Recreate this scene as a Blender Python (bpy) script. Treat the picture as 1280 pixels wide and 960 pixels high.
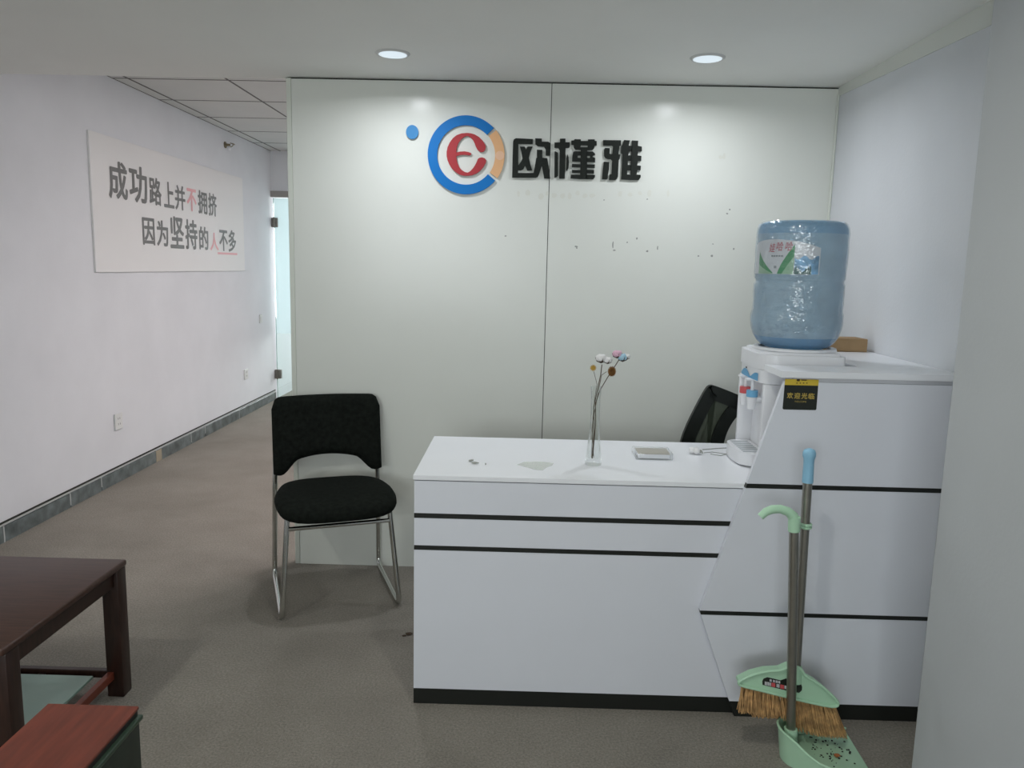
import bpy, bmesh, math, random
from mathutils import Vector, Matrix, noise

random.seed(7)
for o in list(bpy.data.objects):
    bpy.data.objects.remove(o)
SC = bpy.context.scene
COL = SC.collection
PI = math.pi

# ------------------------------------------------------------------ camera
H = 1.365
F = 972.0
RV = Vector((1.0, 0.01684, 0.02216)).normalized()
FW = Vector((-0.013376, 0.988907, -0.147933)).normalized()
UV = RV.cross(FW).normalized()
RV = FW.cross(UV).normalized()
cam = bpy.data.cameras.new('camera')
cam.sensor_width = 36.0
cam.lens = F / 1280 * 36.0
cam.clip_start = 0.05
camo = bpy.data.objects.new('camera', cam)
COL.objects.link(camo)
m = Matrix((RV, UV, -FW)).transposed().to_4x4()
m.translation = Vector((0, 0, H))
camo.matrix_world = m
SC.camera = camo
CAMP = Vector((0, 0, H))


def ray(px, py):
    return RV * ((px - 640) / F) + UV * ((480 - py) / F) + FW


def onY(px, py, y):
    d = ray(px, py)
    return CAMP + d * (y / d.y)


def onX(px, py, x):
    d = ray(px, py)
    return CAMP + d * (x / d.x)


def onZ(px, py, z):
    d = ray(px, py)
    return CAMP + d * ((z - H) / d.z)


# ------------------------------------------------------------------ world, light, exposure
SC.view_settings.view_transform = 'Standard'
SC.view_settings.look = 'None'
SC.view_settings.gamma = 1.0
SC.view_settings.use_curve_mapping = False
SC.view_settings.exposure = 0.1
w = bpy.data.worlds.new('world')
SC.world = w
w.use_nodes = True
bg = w.node_tree.nodes['Background']
bg.inputs[0].default_value = (0.72, 0.86, 1.0, 1)
bg.inputs[1].default_value = 0.25

XL, XR = -2.49, 1.287        # side walls
YB = 3.395                   # face of the back partition
ZC, ZG = 2.135, 2.43         # plain ceiling, tile ceiling
YD = 7.72                    # glass door line
YR = -3.2                    # wall behind the camera
YE = 10.6                    # end of the space past the glass door


def area(name, loc, rot, sx, sy, power, col, shape='RECTANGLE', spread=PI):
    l = bpy.data.lights.new(name, 'AREA')
    l.shape = shape
    l.size = sx
    l.size_y = sy
    l.energy = power
    l.color = col
    l.spread = spread
    o = bpy.data.objects.new(name, l)
    COL.objects.link(o)
    o.location = loc
    o.rotation_euler = rot
    return o


# daylight behind the windows
area('daylight_rear', (-1.05, YR - 0.25, 1.5), (PI / 2, 0, 0), 2.4, 1.2, 88, (0.985, 0.985, 1.0))
area('daylight_office', (XR + 0.35, 5.6, 1.5), (PI / 2, 0, PI / 2), 3.0, 1.5, 8, (1.0, 0.95, 0.96))
area('daylight_end', (-1.6, YE + 0.25, 1.4), (-PI / 2, 0, 0), 1.6, 1.6, 150, (1.0, 0.94, 0.96))


# ------------------------------------------------------------------ materials
def s2l(c):
    return tuple(((v / 255) / 12.92 if v / 255 <= 0.04045 else ((v / 255 + 0.055) / 1.055) ** 2.4) for v in c)


MATS = {}


def mat(name, col, rough=0.5, metal=0.0, var=0.0, vscale=8.0, bump=0.0, bscale=200.0, spec=0.5,
        coat=0.0, emit=None, estr=0.0, trans=0.0, ior=1.45, alpha=1.0, var2=None, stretch=None, detail=3.0):
    if name in MATS:
        return MATS[name]
    mt = bpy.data.materials.new(name)
    mt.use_nodes = True
    nt = mt.node_tree
    b = nt.nodes['Principled BSDF']
    b.inputs['Base Color'].default_value = (*col, 1)
    b.inputs['Roughness'].default_value = rough
    b.inputs['Metallic'].default_value = metal
    b.inputs['Specular IOR Level'].default_value = spec
    b.inputs['Coat Weight'].default_value = coat
    b.inputs['Coat Roughness'].default_value = 0.15
    b.inputs['Transmission Weight'].default_value = trans
    b.inputs['IOR'].default_value = ior
    b.inputs['Alpha'].default_value = alpha
    if emit:
        b.inputs['Emission Color'].default_value = (*emit, 1)
        b.inputs['Emission Strength'].default_value = estr
    tc = nt.nodes.new('ShaderNodeTexCoord')
    src = tc.outputs['Object']
    if stretch:
        mp = nt.nodes.new('ShaderNodeMapping')
        mp.inputs['Scale'].default_value = stretch
        nt.links.new(src, mp.inputs['Vector'])
        src = mp.outputs['Vector']
    if var > 0:
        n = nt.nodes.new('ShaderNodeTexNoise')
        n.inputs['Scale'].default_value = vscale
        n.inputs['Detail'].default_value = detail
        nt.links.new(src, n.inputs['Vector'])
        mx = nt.nodes.new('ShaderNodeMix')
        mx.data_type = 'RGBA'
        lo = var2 or tuple(max(0, c * (1 - var)) for c in col)
        hi = tuple(min(1, c * (1 + var)) for c in col)
        mx.inputs[6].default_value = (*lo, 1)
        mx.inputs[7].default_value = (*hi, 1)
        rp = nt.nodes.new('ShaderNodeMapRange')
        rp.inputs['From Min'].default_value = 0.3
        rp.inputs['From Max'].default_value = 0.7
        nt.links.new(n.outputs['Fac'], rp.inputs['Value'])
        nt.links.new(rp.outputs['Result'], mx.inputs[0])
        nt.links.new(mx.outputs[2], b.inputs['Base Color'])
    if bump > 0:
        n2 = nt.nodes.new('ShaderNodeTexNoise')
        n2.inputs['Scale'].default_value = bscale
        n2.inputs['Detail'].default_value = 2
        nt.links.new(src, n2.inputs['Vector'])
        bp = nt.nodes.new('ShaderNodeBump')
        bp.inputs['Strength'].default_value = bump
        bp.inputs['Distance'].default_value = 0.01
        nt.links.new(n2.outputs['Fac'], bp.inputs['Height'])
        nt.links.new(bp.outputs['Normal'], b.inputs['Normal'])
    MATS[name] = mt
    return mt


def film_mat(name, col, opacity, rough=0.1, bump=0.0, bscale=10.0, stretch=(1, 1, 1), diffuse=0.5):
    """thin clear sheet: transparent, with some gloss and haze"""
    mt = bpy.data.materials.new(name)
    mt.use_nodes = True
    nt = mt.node_tree
    for n in list(nt.nodes):
        nt.nodes.remove(n)
    out = nt.nodes.new('ShaderNodeOutputMaterial')
    tr = nt.nodes.new('ShaderNodeBsdfTransparent')
    tr.inputs[0].default_value = (*[0.5 + 0.5 * c for c in col], 1)
    gl = nt.nodes.new('ShaderNodeBsdfGlossy')
    gl.inputs['Roughness'].default_value = rough
    gl.inputs['Color'].default_value = (1, 1, 1, 1)
    df = nt.nodes.new('ShaderNodeBsdfDiffuse')
    df.inputs['Color'].default_value = (*col, 1)
    m1 = nt.nodes.new('ShaderNodeMixShader')
    m1.inputs[0].default_value = diffuse
    nt.links.new(gl.outputs[0], m1.inputs[1])
    nt.links.new(df.outputs[0], m1.inputs[2])
    m2 = nt.nodes.new('ShaderNodeMixShader')
    nt.links.new(tr.outputs[0], m2.inputs[1])
    nt.links.new(m1.outputs[0], m2.inputs[2])
    lw = nt.nodes.new('ShaderNodeLayerWeight')
    lw.inputs['Blend'].default_value = 0.25
    ma = nt.nodes.new('ShaderNodeMath')
    ma.operation = 'MULTIPLY_ADD'
    ma.use_clamp = True
    ma.inputs[1].default_value = 0.5
    ma.inputs[2].default_value = opacity
    nt.links.new(lw.outputs['Fresnel'], ma.inputs[0])
    nt.links.new(ma.outputs[0], m2.inputs[0])
    if bump > 0:
        tc = nt.nodes.new('ShaderNodeTexCoord')
        mp = nt.nodes.new('ShaderNodeMapping')
        mp.inputs['Scale'].default_value = stretch
        nz = nt.nodes.new('ShaderNodeTexNoise')
        nz.inputs['Scale'].default_value = bscale
        nz.inputs['Detail'].default_value = 3
        nt.links.new(tc.outputs['Object'], mp.inputs['Vector'])
        nt.links.new(mp.outputs['Vector'], nz.inputs['Vector'])
        bp = nt.nodes.new('ShaderNodeBump')
        bp.inputs['Strength'].default_value = bump
        bp.inputs['Distance'].default_value = 0.02
        nt.links.new(nz.outputs['Fac'], bp.inputs['Height'])
        nt.links.new(bp.outputs['Normal'], gl.inputs['Normal'])
        nt.links.new(bp.outputs['Normal'], lw.inputs['Normal'])
    nt.links.new(m2.outputs[0], out.inputs['Surface'])
    MATS[name] = mt
    return mt


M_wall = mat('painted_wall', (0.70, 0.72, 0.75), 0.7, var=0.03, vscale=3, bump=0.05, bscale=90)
M_wall_shaded = mat('shade_toned_wall', (0.49, 0.515, 0.53), 0.7, var=0.03, vscale=3, bump=0.05, bscale=90)  # wall paint darkened: shade on the projecting corner is put into the colour
M_wall_warm = mat('painted_ceiling', (0.90, 0.905, 0.87), 0.75, var=0.02, vscale=2, bump=0.03, bscale=120)
M_lam = mat('cream_laminate', (0.72, 0.74, 0.69), 0.22, var=0.015, vscale=2.5, spec=0.25)
M_lamedge = mat('cream_edge_trim', (0.66, 0.69, 0.62), 0.4)
M_gap = mat('dark_gap', (0.02, 0.022, 0.016), 0.8)
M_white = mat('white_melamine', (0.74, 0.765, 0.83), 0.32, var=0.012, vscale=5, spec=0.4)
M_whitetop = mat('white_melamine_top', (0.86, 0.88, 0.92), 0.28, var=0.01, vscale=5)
M_black = mat('black_edging', (0.011, 0.013, 0.011), 0.42)
M_fabric = mat('black_fabric', (0.0085, 0.0105, 0.0085), 0.95, var=0.35, vscale=60, bump=0.25, bscale=420, spec=0.12)
M_chrome = mat('chrome_tube', (0.62, 0.63, 0.60), 0.16, 1.0)
M_steel = mat('dull_steel', (0.38, 0.37, 0.33), 0.33, 1.0, var=0.06, vscale=30)
M_mint = mat('mint_plastic', (0.45, 0.70, 0.50), 0.38, var=0.03, vscale=12)
M_bluegrip = mat('blue_grip', (0.27, 0.53, 0.72), 0.45)
M_brist = mat('tan_bristle', (0.50, 0.30, 0.13), 0.8, var=0.35, vscale=60)
M_tabletop = mat('mahogany_top', (0.056, 0.027, 0.019), 0.36, var=0.25, vscale=6, stretch=(1.5, 14, 8), spec=0.45)
M_tablewood = mat('mahogany_leg', (0.030, 0.013, 0.009), 0.33, var=0.3, vscale=10, stretch=(10, 10, 1.5))
M_stooltop = mat('red_wood_top', (0.16, 0.035, 0.018), 0.42, var=0.22, vscale=5, stretch=(12, 1.5, 6))
M_stoolbody = mat('dark_green_vinyl', (0.014, 0.024, 0.015), 0.45, var=0.2, vscale=20)
M_stooledge = mat('green_lip', (0.03, 0.06, 0.035), 0.35)
M_greenshelf = mat('green_glass_shelf', (0.25, 0.36, 0.31), 0.2)
M_socket = mat('socket_plastic', (0.68, 0.70, 0.69), 0.4)
M_slot = mat('socket_slot', (0.05, 0.05, 0.05), 0.5)
M_board = mat('sign_board_face', (0.76, 0.76, 0.755), 0.42, var=0.012, vscale=2)
M_print = mat('grey_print', (0.165, 0.165, 0.16), 0.36)
M_print2 = mat('pink_print', (0.76, 0.40, 0.42), 0.36)
M_brass = mat('brass_metal', (0.28, 0.24, 0.16), 0.4, 1.0)
M_hinge = mat('hinge_metal', (0.22, 0.21, 0.19), 0.35, 1.0)
M_bar = mat('brushed_header', (0.32, 0.31, 0.29), 0.5, 0.3)
M_tile = mat('mineral_tile', (0.66, 0.665, 0.65), 0.85, var=0.02, vscale=4, bump=0.06, bscale=180)
M_grid = mat('dark_grid', (0.10, 0.095, 0.09), 0.6)
M_skirt = mat('grey_stone_skirting', (0.125, 0.15, 0.15), 0.3, var=0.5, vscale=14, detail=6)
M_skirtmark = mat('skirting_joint', (0.45, 0.47, 0.46), 0.7)
M_skirtbeige = mat('skirting_patch', (0.34, 0.30, 0.22), 0.7)
M_logo_blue = mat('sign_blue', (0.004, 0.165, 0.50), 0.5, spec=0.25)
M_logo_lblue = mat('sign_light_blue', (0.05, 0.24, 0.52), 0.5, spec=0.25)
M_logo_red = mat('sign_red', (0.40, 0.042, 0.05), 0.5, spec=0.25)
M_logo_orange = mat('sign_orange', (0.72, 0.40, 0.19), 0.3)
M_logo_porange = mat('sign_pale_orange', (0.75, 0.47, 0.30), 0.3)
M_logo_black = mat('sign_black', (0.010, 0.013, 0.010), 0.5, spec=0.25)
M_disp = mat('dispenser_plastic', (0.78, 0.79, 0.82), 0.3)
M_dispgrey = mat('dispenser_front', (0.66, 0.67, 0.70), 0.35)
M_red = mat('tap_red', (0.62, 0.10, 0.11), 0.35)
M_blue = mat('tap_blue', (0.16, 0.42, 0.66), 0.35)
M_printblue = mat('print_blue', (0.10, 0.36, 0.62), 0.4)
M_printpale = mat('print_pale', (0.62, 0.70, 0.78), 0.4)
M_lab = mat('label_white', (0.70, 0.72, 0.75), 0.35)
M_labred = mat('label_red', (0.50, 0.05, 0.09), 0.4)
M_labgreen = mat('label_green', (0.055, 0.33, 0.13), 0.4)
M_labgreen2 = mat('label_light_green', (0.36, 0.58, 0.40), 0.4)
M_labgrey = mat('label_grey', (0.28, 0.32, 0.34), 0.5)
M_labsky = mat('label_sky', (0.26, 0.50, 0.74), 0.4, var=0.4, vscale=40)
M_labtree = mat('label_trees', (0.05, 0.16, 0.15), 0.5)
M_card = mat('cardboard', (0.36, 0.235, 0.12), 0.8, var=0.06, vscale=20)
M_yellow = mat('sticker_yellow', (0.62, 0.45, 0.045), 0.45)
M_sblack = mat('sticker_black', (0.016, 0.02, 0.016), 0.4)
M_gold = mat('sticker_gold', (0.48, 0.36, 0.08), 0.45)
M_brown = mat('sticker_brown', (0.06, 0.035, 0.01), 0.5)
M_stem = mat('dry_stem', (0.09, 0.062, 0.038), 0.8)
M_cotton = mat('cotton_white', (0.80, 0.80, 0.80), 0.95, bump=0.4, bscale=80)
M_pink = mat('cotton_pink', (0.74, 0.48, 0.60), 0.95, bump=0.4, bscale=80)
M_cblue = mat('cotton_blue', (0.40, 0.62, 0.76), 0.95, bump=0.4, bscale=80)
M_husk = mat('boll_husk', (0.06, 0.04, 0.025), 0.85)
M_goldfl = mat('dried_gold', (0.50, 0.32, 0.06), 0.8)
M_cone = mat('dried_brown', (0.22, 0.105, 0.03), 0.85, var=0.3, vscale=60)
M_cards = mat('beige_card', (0.45, 0.42, 0.35), 0.8)
M_scrap = mat('grey_scrap', (0.33, 0.34, 0.31), 0.9)
M_meshframe = mat('black_chair_frame', (0.010, 0.013, 0.010), 0.5)
M_dirt = mat('dust_dark', (0.03, 0.035, 0.03), 0.9)
M_dirt2 = mat('dust_orange', (0.45, 0.16, 0.06), 0.9)
M_dust = mat('dust_grey', (0.40, 0.46, 0.42), 0.95, var=0.3, vscale=80)
M_mark = mat('wall_mark', (0.30, 0.31, 0.29), 0.8)
M_glue = mat('glue_ghost', (0.675, 0.685, 0.62), 0.6)
M_lamp = mat('lamp_diffuser', (0.15, 0.16, 0.17), 0.6, emit=(0.62, 0.71, 0.77), estr=1.0)
M_ring = mat('lamp_trim', (0.62, 0.63, 0.62), 0.4)
M_fill_panel = mat('fill_panel_diffuser', (0.9, 0.9, 0.9), 0.5, emit=(1.0, 0.92, 0.93), estr=2.0)
M_frost = None
M_glass = film_mat('door_glass', (0.86, 0.97, 0.93), 0.06, 0.03, diffuse=0.3)
M_glassedge = mat('glass_edge', (0.03, 0.17, 0.14), 0.15)
M_wglass = film_mat('window_glass', (0.9, 0.95, 0.95), 0.03, 0.02, diffuse=0.05)
M_vase = film_mat('vase_glass', (0.95, 0.97, 0.96), 0.015, 0.04, diffuse=0.15)
M_case = film_mat('clear_case', (0.92, 0.94, 0.95), 0.10, 0.12, diffuse=0.6)
M_tape = film_mat('clear_tape', (0.86, 0.88, 0.85), 0.10, 0.2, bump=0.4, bscale=60, diffuse=0.8)
M_wrap = film_mat('shrink_wrap', (0.88, 0.92, 0.95), 0.11, 0.10, bump=0.5, bscale=16, stretch=(1.6, 1.6, 2.2), diffuse=0.3)
M_chairmesh = film_mat('chair_mesh', (0.058, 0.074, 0.047), 0.86, 0.6, diffuse=0.97)

# carpet
M_carpet = mat('carpet', (0.288, 0.266, 0.232), 0.95, var=0.22, vscale=150, bump=0.5, bscale=420, spec=0.1)
nt = M_carpet.node_tree
b = nt.nodes['Principled BSDF']
lk = [l for l in nt.links if l.to_socket == b.inputs['Base Color']][0]
base_out = lk.from_socket
tc = [n for n in nt.nodes if n.type == 'TEX_COORD'][0]
n = nt.nodes.new('ShaderNodeTexNoise')
n.inputs['Scale'].default_value = 1.6
n.inputs['Detail'].default_value = 5
n.inputs['Roughness'].default_value = 0.65
nt.links.new(tc.outputs['Object'], n.inputs['Vector'])
rp = nt.nodes.new('ShaderNodeMapRange')
rp.inputs['From Min'].default_value = 0.3
rp.inputs['From Max'].default_value = 0.7
rp.inputs['To Min'].default_value = 0.84
rp.inputs['To Max'].default_value = 1.12
nt.links.new(n.outputs['Fac'], rp.inputs['Value'])
mx = nt.nodes.new('ShaderNodeMix')
mx.data_type = 'RGBA'
mx.blend_type = 'MULTIPLY'
mx.inputs[0].default_value = 1.0
nt.links.new(base_out, mx.inputs[6])
nt.links.new(rp.outputs['Result'], mx.inputs[7])
nt.links.new(mx.outputs[2], b.inputs['Base Color'])

# frosted film: translucent sheet lit from behind
M_frost = bpy.data.materials.new('frosted_film')
M_frost.use_nodes = True
nt = M_frost.node_tree
nt.nodes.remove(nt.nodes['Principled BSDF'])
out = [n for n in nt.nodes if n.type == 'OUTPUT_MATERIAL'][0]
tl = nt.nodes.new('ShaderNodeBsdfTranslucent')
tl.inputs[0].default_value = (0.86, 0.92, 0.94, 1)
df = nt.nodes.new('ShaderNodeBsdfDiffuse')
df.inputs[0].default_value = (0.8, 0.85, 0.86, 1)
ms = nt.nodes.new('ShaderNodeMixShader')
ms.inputs[0].default_value = 0.3
nt.links.new(tl.outputs[0], ms.inputs[1])
nt.links.new(df.outputs[0], ms.inputs[2])
nt.links.new(ms.outputs[0], out.inputs['Surface'])

# water bottle plastic
M_bottle = mat('blue_bottle', (0.52, 0.68, 0.79), 0.12, trans=0.45, ior=1.12, var=0.12, vscale=7, stretch=(1, 1, 2.2))
M_bottle_mid = mat('blue_bottle_base', (0.34, 0.56, 0.75), 0.12, trans=0.4, ior=1.12)
M_bottle_deep = mat('blue_bottle_deep', (0.22, 0.45, 0.68), 0.15, trans=0.3, ior=1.12)


# ------------------------------------------------------------------ geometry helpers
class MB:
    def __init__(self):
        self.bm = bmesh.new()

    def box(self, x0, x1, y0, y1, z0, z1, bev=0.0, seg=2):
        b2 = bmesh.new()
        bmesh.ops.create_cube(b2, size=1.0)
        for v in b2.verts:
            v.co = Vector((x0 + (v.co.x + .5) * (x1 - x0), y0 + (v.co.y + .5) * (y1 - y0), z0 + (v.co.z + .5) * (z1 - z0)))
        if bev > 0:
            bmesh.ops.bevel(b2, geom=list(b2.edges), offset=bev, segments=seg, profile=0.5, affect='EDGES')
        self._merge(b2)
        return self

    def _merge(self, b2, mtx=None):
        if mtx:
            bmesh.ops.transform(b2, matrix=mtx, verts=b2.verts)
        me = bpy.data.meshes.new('tmp')
        b2.to_mesh(me)
        b2.free()
        self.bm.from_mesh(me)
        bpy.data.meshes.remove(me)

    def prism(self, pts, vec):
        """pts: list of 3D points (planar polygon), extruded along vec"""
        vec = Vector(vec)
        a = [self.bm.verts.new(Vector(p)) for p in pts]
        c = [self.bm.verts.new(Vector(p) + vec) for p in pts]
        n = len(pts)
        fs = [self.bm.faces.new(a), self.bm.faces.new(list(reversed(c)))]
        for i in range(n):
            fs.append(self.bm.faces.new([a[i], c[i], c[(i + 1) % n], a[(i + 1) % n]]))
        return self

    def poly(self, pts):
        self.bm.faces.new([self.bm.verts.new(Vector(p)) for p in pts])
        return self

    def tube(self, pts, rad, seg=10, cap=True, closed=False):
        pts = [Vector(p) for p in pts]
        n = len(pts)
        rads = rad if isinstance(rad, (list, tuple)) else [rad] * n
        rings = []
        up = None
        for i, p in enumerate(pts):
            if closed:
                t = pts[(i + 1) % n] - pts[i - 1]
            else:
                t = pts[min(i + 1, n - 1)] - pts[max(i - 1, 0)]
            t.normalize()
            if up is None:
                up = Vector((0, 0, 1)) if abs(t.z) < 0.9 else Vector((1, 0, 0))
            s = t.cross(up)
            if s.length < 1e-5:
                s = t.orthogonal()
            s.normalize()
            up = s.cross(t).normalized()
            rings.append([self.bm.verts.new(p + (s * math.cos(2 * PI * k / seg) + up * math.sin(2 * PI * k / seg)) * rads[i]) for k in range(seg)])
        m_ = n if closed else n - 1
        for i in range(m_):
            a, c = rings[i], rings[(i + 1) % n]
            for k in range(seg):
                self.bm.faces.new([a[k], a[(k + 1) % seg], c[(k + 1) % seg], c[k]])
        if cap and not closed:
            self.bm.faces.new(list(reversed(rings[0])))
            self.bm.faces.new(rings[-1])
        return self

    def lathe(self, prof, c=(0, 0, 0), seg=32, rot=None):
        c = Vector(c)
        rings = []
        for r_, z in prof:
            if r_ < 1e-6:
                rings.append([self.bm.verts.new(c + Vector((0, 0, z)))])
            else:
                rings.append([self.bm.verts.new(c + Vector((r_ * math.cos(2 * PI * k / seg), r_ * math.sin(2 * PI * k / seg), z))) for k in range(seg)])
        for i in range(len(rings) - 1):
            a, b_ = rings[i], rings[i + 1]
            for k in range(seg):
                k2 = (k + 1) % seg
                if len(a) == 1 and len(b_) == 1:
                    continue
                if len(a) == 1:
                    self.bm.faces.new([a[0], b_[k2], b_[k]])
                elif len(b_) == 1:
                    self.bm.faces.new([a[k], a[k2], b_[0]])
                else:
                    self.bm.faces.new([a[k], a[k2], b_[k2], b_[k]])
        return self

    def sphere(self, c, r_, sx=1, sy=1, sz=1, sub=2, lump=0.0):
        b2 = bmesh.new()
        bmesh.ops.create_icosphere(b2, subdivisions=sub, radius=1.0)
        for v in b2.verts:
            k = 1 + lump * noise.noise(v.co * 2.3 + Vector(c) * 40)
            v.co = Vector((v.co.x * r_ * sx * k, v.co.y * r_ * sy * k, v.co.z * r_ * sz * k)) + Vector(c)
        self._merge(b2)
        return self

    def grid(self, fn, nu, nv, closed_u=False):
        vs = [[self.bm.verts.new(Vector(fn(i / nu, j / nv))) for j in range(nv + 1)] for i in range(nu + (0 if closed_u else 1))]
        n_ = len(vs)
        for i in range(nu):
            for j in range(nv):
                self.bm.faces.new([vs[i][j], vs[(i + 1) % n_][j], vs[(i + 1) % n_][j + 1], vs[i][j + 1]])
        return self

    def build(self, name, material, parent=None, smooth=False, angle=35, recalc=True):
        if recalc:
            bmesh.ops.recalc_face_normals(self.bm, faces=self.bm.faces)
        me = bpy.data.meshes.new(name)
        self.bm.to_mesh(me)
        self.bm.free()
        if smooth:
            me.shade_smooth() if angle is None else me.set_sharp_from_angle(angle=math.radians(angle))
            if angle is not None:
                for p in me.polygons:
                    p.use_smooth = True
        me.materials.append(material)
        o = bpy.data.objects.new(name, me)
        COL.objects.link(o)
        if parent:
            o.parent = parent
        return o


def obj_from_mesh(name, me, parent):
    o = bpy.data.objects.new(name, me)
    COL.objects.link(o)
    o.parent = parent
    return o


def origin_to(o, p):
    p = Vector(p)
    o.data.transform(Matrix.Translation(-p))
    o.location = p


def tag(o, label=None, cat=None, group=None, kind=None):
    if label:
        o['label'] = label
    if cat:
        o['category'] = cat
    if group:
        o['group'] = group
    if kind:
        o['kind'] = kind
    return o


def empty(name, loc=(0, 0, 0), rz=0.0):
    o = bpy.data.objects.new(name, None)
    o.empty_display_size = 0.1
    COL.objects.link(o)
    o.location = loc
    o.rotation_euler = (0, 0, rz)
    return o


def structure(name, mb, material, label=None):
    o = mb.build(name, material)
    tag(o, label, None, None, 'structure')
    return o


def boxes(*bs, bev=0.0):
    mb = MB()
    for q in bs:
        mb.box(*q, bev=bev)
    return mb


def fillet(pts, rads, n=6):
    """round the corners of a 3D polyline"""
    out_ = [Vector(pts[0])]
    for i in range(1, len(pts) - 1):
        p0, p1, p2 = Vector(pts[i - 1]), Vector(pts[i]), Vector(pts[i + 1])
        r_ = rads[i - 1] if isinstance(rads, (list, tuple)) else rads
        a = p1 + (p0 - p1).normalized() * r_
        c = p1 + (p2 - p1).normalized() * r_
        for k in range(n + 1):
            t = k / n
            out_.append(a * (1 - t) ** 2 + p1 * 2 * t * (1 - t) + c * t * t)
    out_.append(Vector(pts[-1]))
    return out_


def text_mesh(s, size, bold=0.0):
    cu = bpy.data.curves.new('txt', 'FONT')
    cu.body = s
    cu.size = size
    cu.offset = bold
    cu.resolution_u = 3
    o = bpy.data.objects.new('txt', cu)
    COL.objects.link(o)
    me = bpy.data.meshes.new_from_object(o)
    bpy.data.objects.remove(o)
    return me


def text_fit(s, bold, fn, wd, ht, nrm=(0, 0, 0)):
    """flat text scaled to wd x ht; fn(u,v)->3D with u in 0..wd, v in 0..ht"""
    me = text_mesh(s, 1.0, 0.0)
    if bold > 0:
        b2 = bmesh.new()
        layer = 0
        for dx, dy in ((0, 0), (1, 0), (-1, 0), (0, 1), (0, -1), (.7, .7), (-.7, .7), (.7, -.7), (-.7, -.7)):
            n0 = len(b2.verts)
            b2.from_mesh(me)
            b2.verts.ensure_lookup_table()
            for v in b2.verts[n0:]:
                v.co.x += dx * bold
                v.co.y += dy * bold * 0.7
                v.co.z = layer
            layer += 1
        b2.to_mesh(me)
        b2.free()
    xs = [v.co.x for v in me.vertices]
    ys = [v.co.y for v in me.vertices]
    x0, x1, y0, y1 = min(xs), max(xs), min(ys), max(ys)
    for v in me.vertices:
        lz = v.co.z
        v.co = Vector(fn((v.co.x - x0) / (x1 - x0) * wd, (v.co.y - y0) / (y1 - y0) * ht)) + Vector(nrm) * (0.00012 * lz)
    me.materials.clear()
    return me


# ------------------------------------------------------------------ structure: floor, ceilings, walls
structure('floor', boxes((XL - 0.2, XR + 1.5, YR - 0.2, YE + 0.2, -0.1, 0.0)), M_carpet, 'grey beige carpet floor')
structure('ceiling', boxes((XL, XR + 1.5, YR - 0.15, YB + 0.045, ZC, ZG + 0.15)), M_wall_warm, 'plain pale ceiling over the reception area')

structure('wall_left', boxes((XL - 0.15, XL, YR - 0.2, YE + 0.2, 0, ZG + 0.2)), M_wall, 'long white painted wall of the passage')
# right wall: behind the cabinet, and through the office with a window
structure('wall_right', boxes((XR, XR + 0.15, 1.75, 4.1, 0, ZG + 0.2), (XR, XR + 0.15, 4.1, 7.1, 0, 0.75),
                              (XR, XR + 0.15, 4.1, 7.1, 2.25, ZG + 0.2), (XR, XR + 0.15, 7.1, YD + 0.1, 0, ZG + 0.2)), M_wall,
          'white painted wall behind the tall cabinet')
# projecting wall beside the camera
PX, PY = 1.028, 1.86
structure('wall_right_rear', boxes((2.5, 2.65, YR - 0.2, PY, 0, ZC), (XR + 0.15, 2.65, PY - 0.1, PY, 0, ZC)), M_wall)
structure('wall_right_front', MB().box(PX, XR + 0.149, 1.40, PY, 0, ZC, bev=0.006), M_wall_shaded, 'projecting wall corner beside the cabinet')
# wall behind the camera with a window
structure('wall_rear', boxes((XL, -2.25, YR - 0.15, YR, 0, ZC), (0.15, 2.5, YR - 0.15, YR, 0, ZC),
                             (-2.25, 0.15, YR - 0.15, YR, 0, 0.9), (-2.25, 0.15, YR - 0.15, YR, 2.05, ZC)), M_wall)


def window(name, x0, x1, z0, z1, fn, n):
    mb = MB()
    t = 0.05

    def bx_(u0, u1, v0, v1, d0, d1):
        p, q = fn(u0, d0), fn(u1, d1)
        mb.box(min(p[0], q[0]), max(p[0], q[0]), min(p[1], q[1]), max(p[1], q[1]), v0, v1)
    bx_(x0, x1, z0, z0 + t, 0.04, 0.10)
    bx_(x0, x1, z1 - t, z1, 0.04, 0.10)
    for i in range(n + 1):
        u = x0 + (x1 - x0 - t) * i / n
        bx_(u, u + t, z0 + t, z1 - t, 0.04, 0.10)
    o = mb.build(name, M_socket)
    tag(o, kind='structure')
    for i in range(n):
        mb = MB()
        u0 = x0 + (x1 - x0 - t) * i / n + t
        u1 = x0 + (x1 - x0 - t) * (i + 1) / n
        p, q = fn(u0, 0.068), fn(u1, 0.074)
        mb.box(min(p[0], q[0]), max(p[0], q[0]), min(p[1], q[1]), max(p[1], q[1]), z0 + t, z1 - t)
        mb.build('pane', M_wglass, o)


window('window_1', -2.25, 0.15, 0.9, 2.05, lambda u, d: (u, YR - d), 3)
window('window_2', 4.1, 7.1, 0.75, 2.25, lambda u, d: (XR + d, u), 3)

# far wall with the glass door at the end of the passage
DX0, DX1 = XL, -1.56
structure('wall_far', boxes((DX1, XR, YD, YD + 0.1, 0, ZG + 0.1), (XL, DX1, YD, YD + 0.1, 2.05, ZG + 0.1)), M_wall)
structure('wall_end', boxes((XL, -2.3, YE, YE + 0.12, 0, ZG), (-0.9, -0.6, YE, YE + 0.12, 0, ZG),
                            (-2.3, -0.9, YE, YE + 0.12, 0, 0.5), (-2.3, -0.9, YE, YE + 0.12, 2.2, ZG)), M_wall)
structure('wall_side', boxes((-0.6, -0.5, YD + 0.1, YE + 0.12, 0, ZG)), M_wall)
window('window_3', -2.3, -0.9, 0.5, 2.2, lambda u, d: (u, YE + d), 2)

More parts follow.
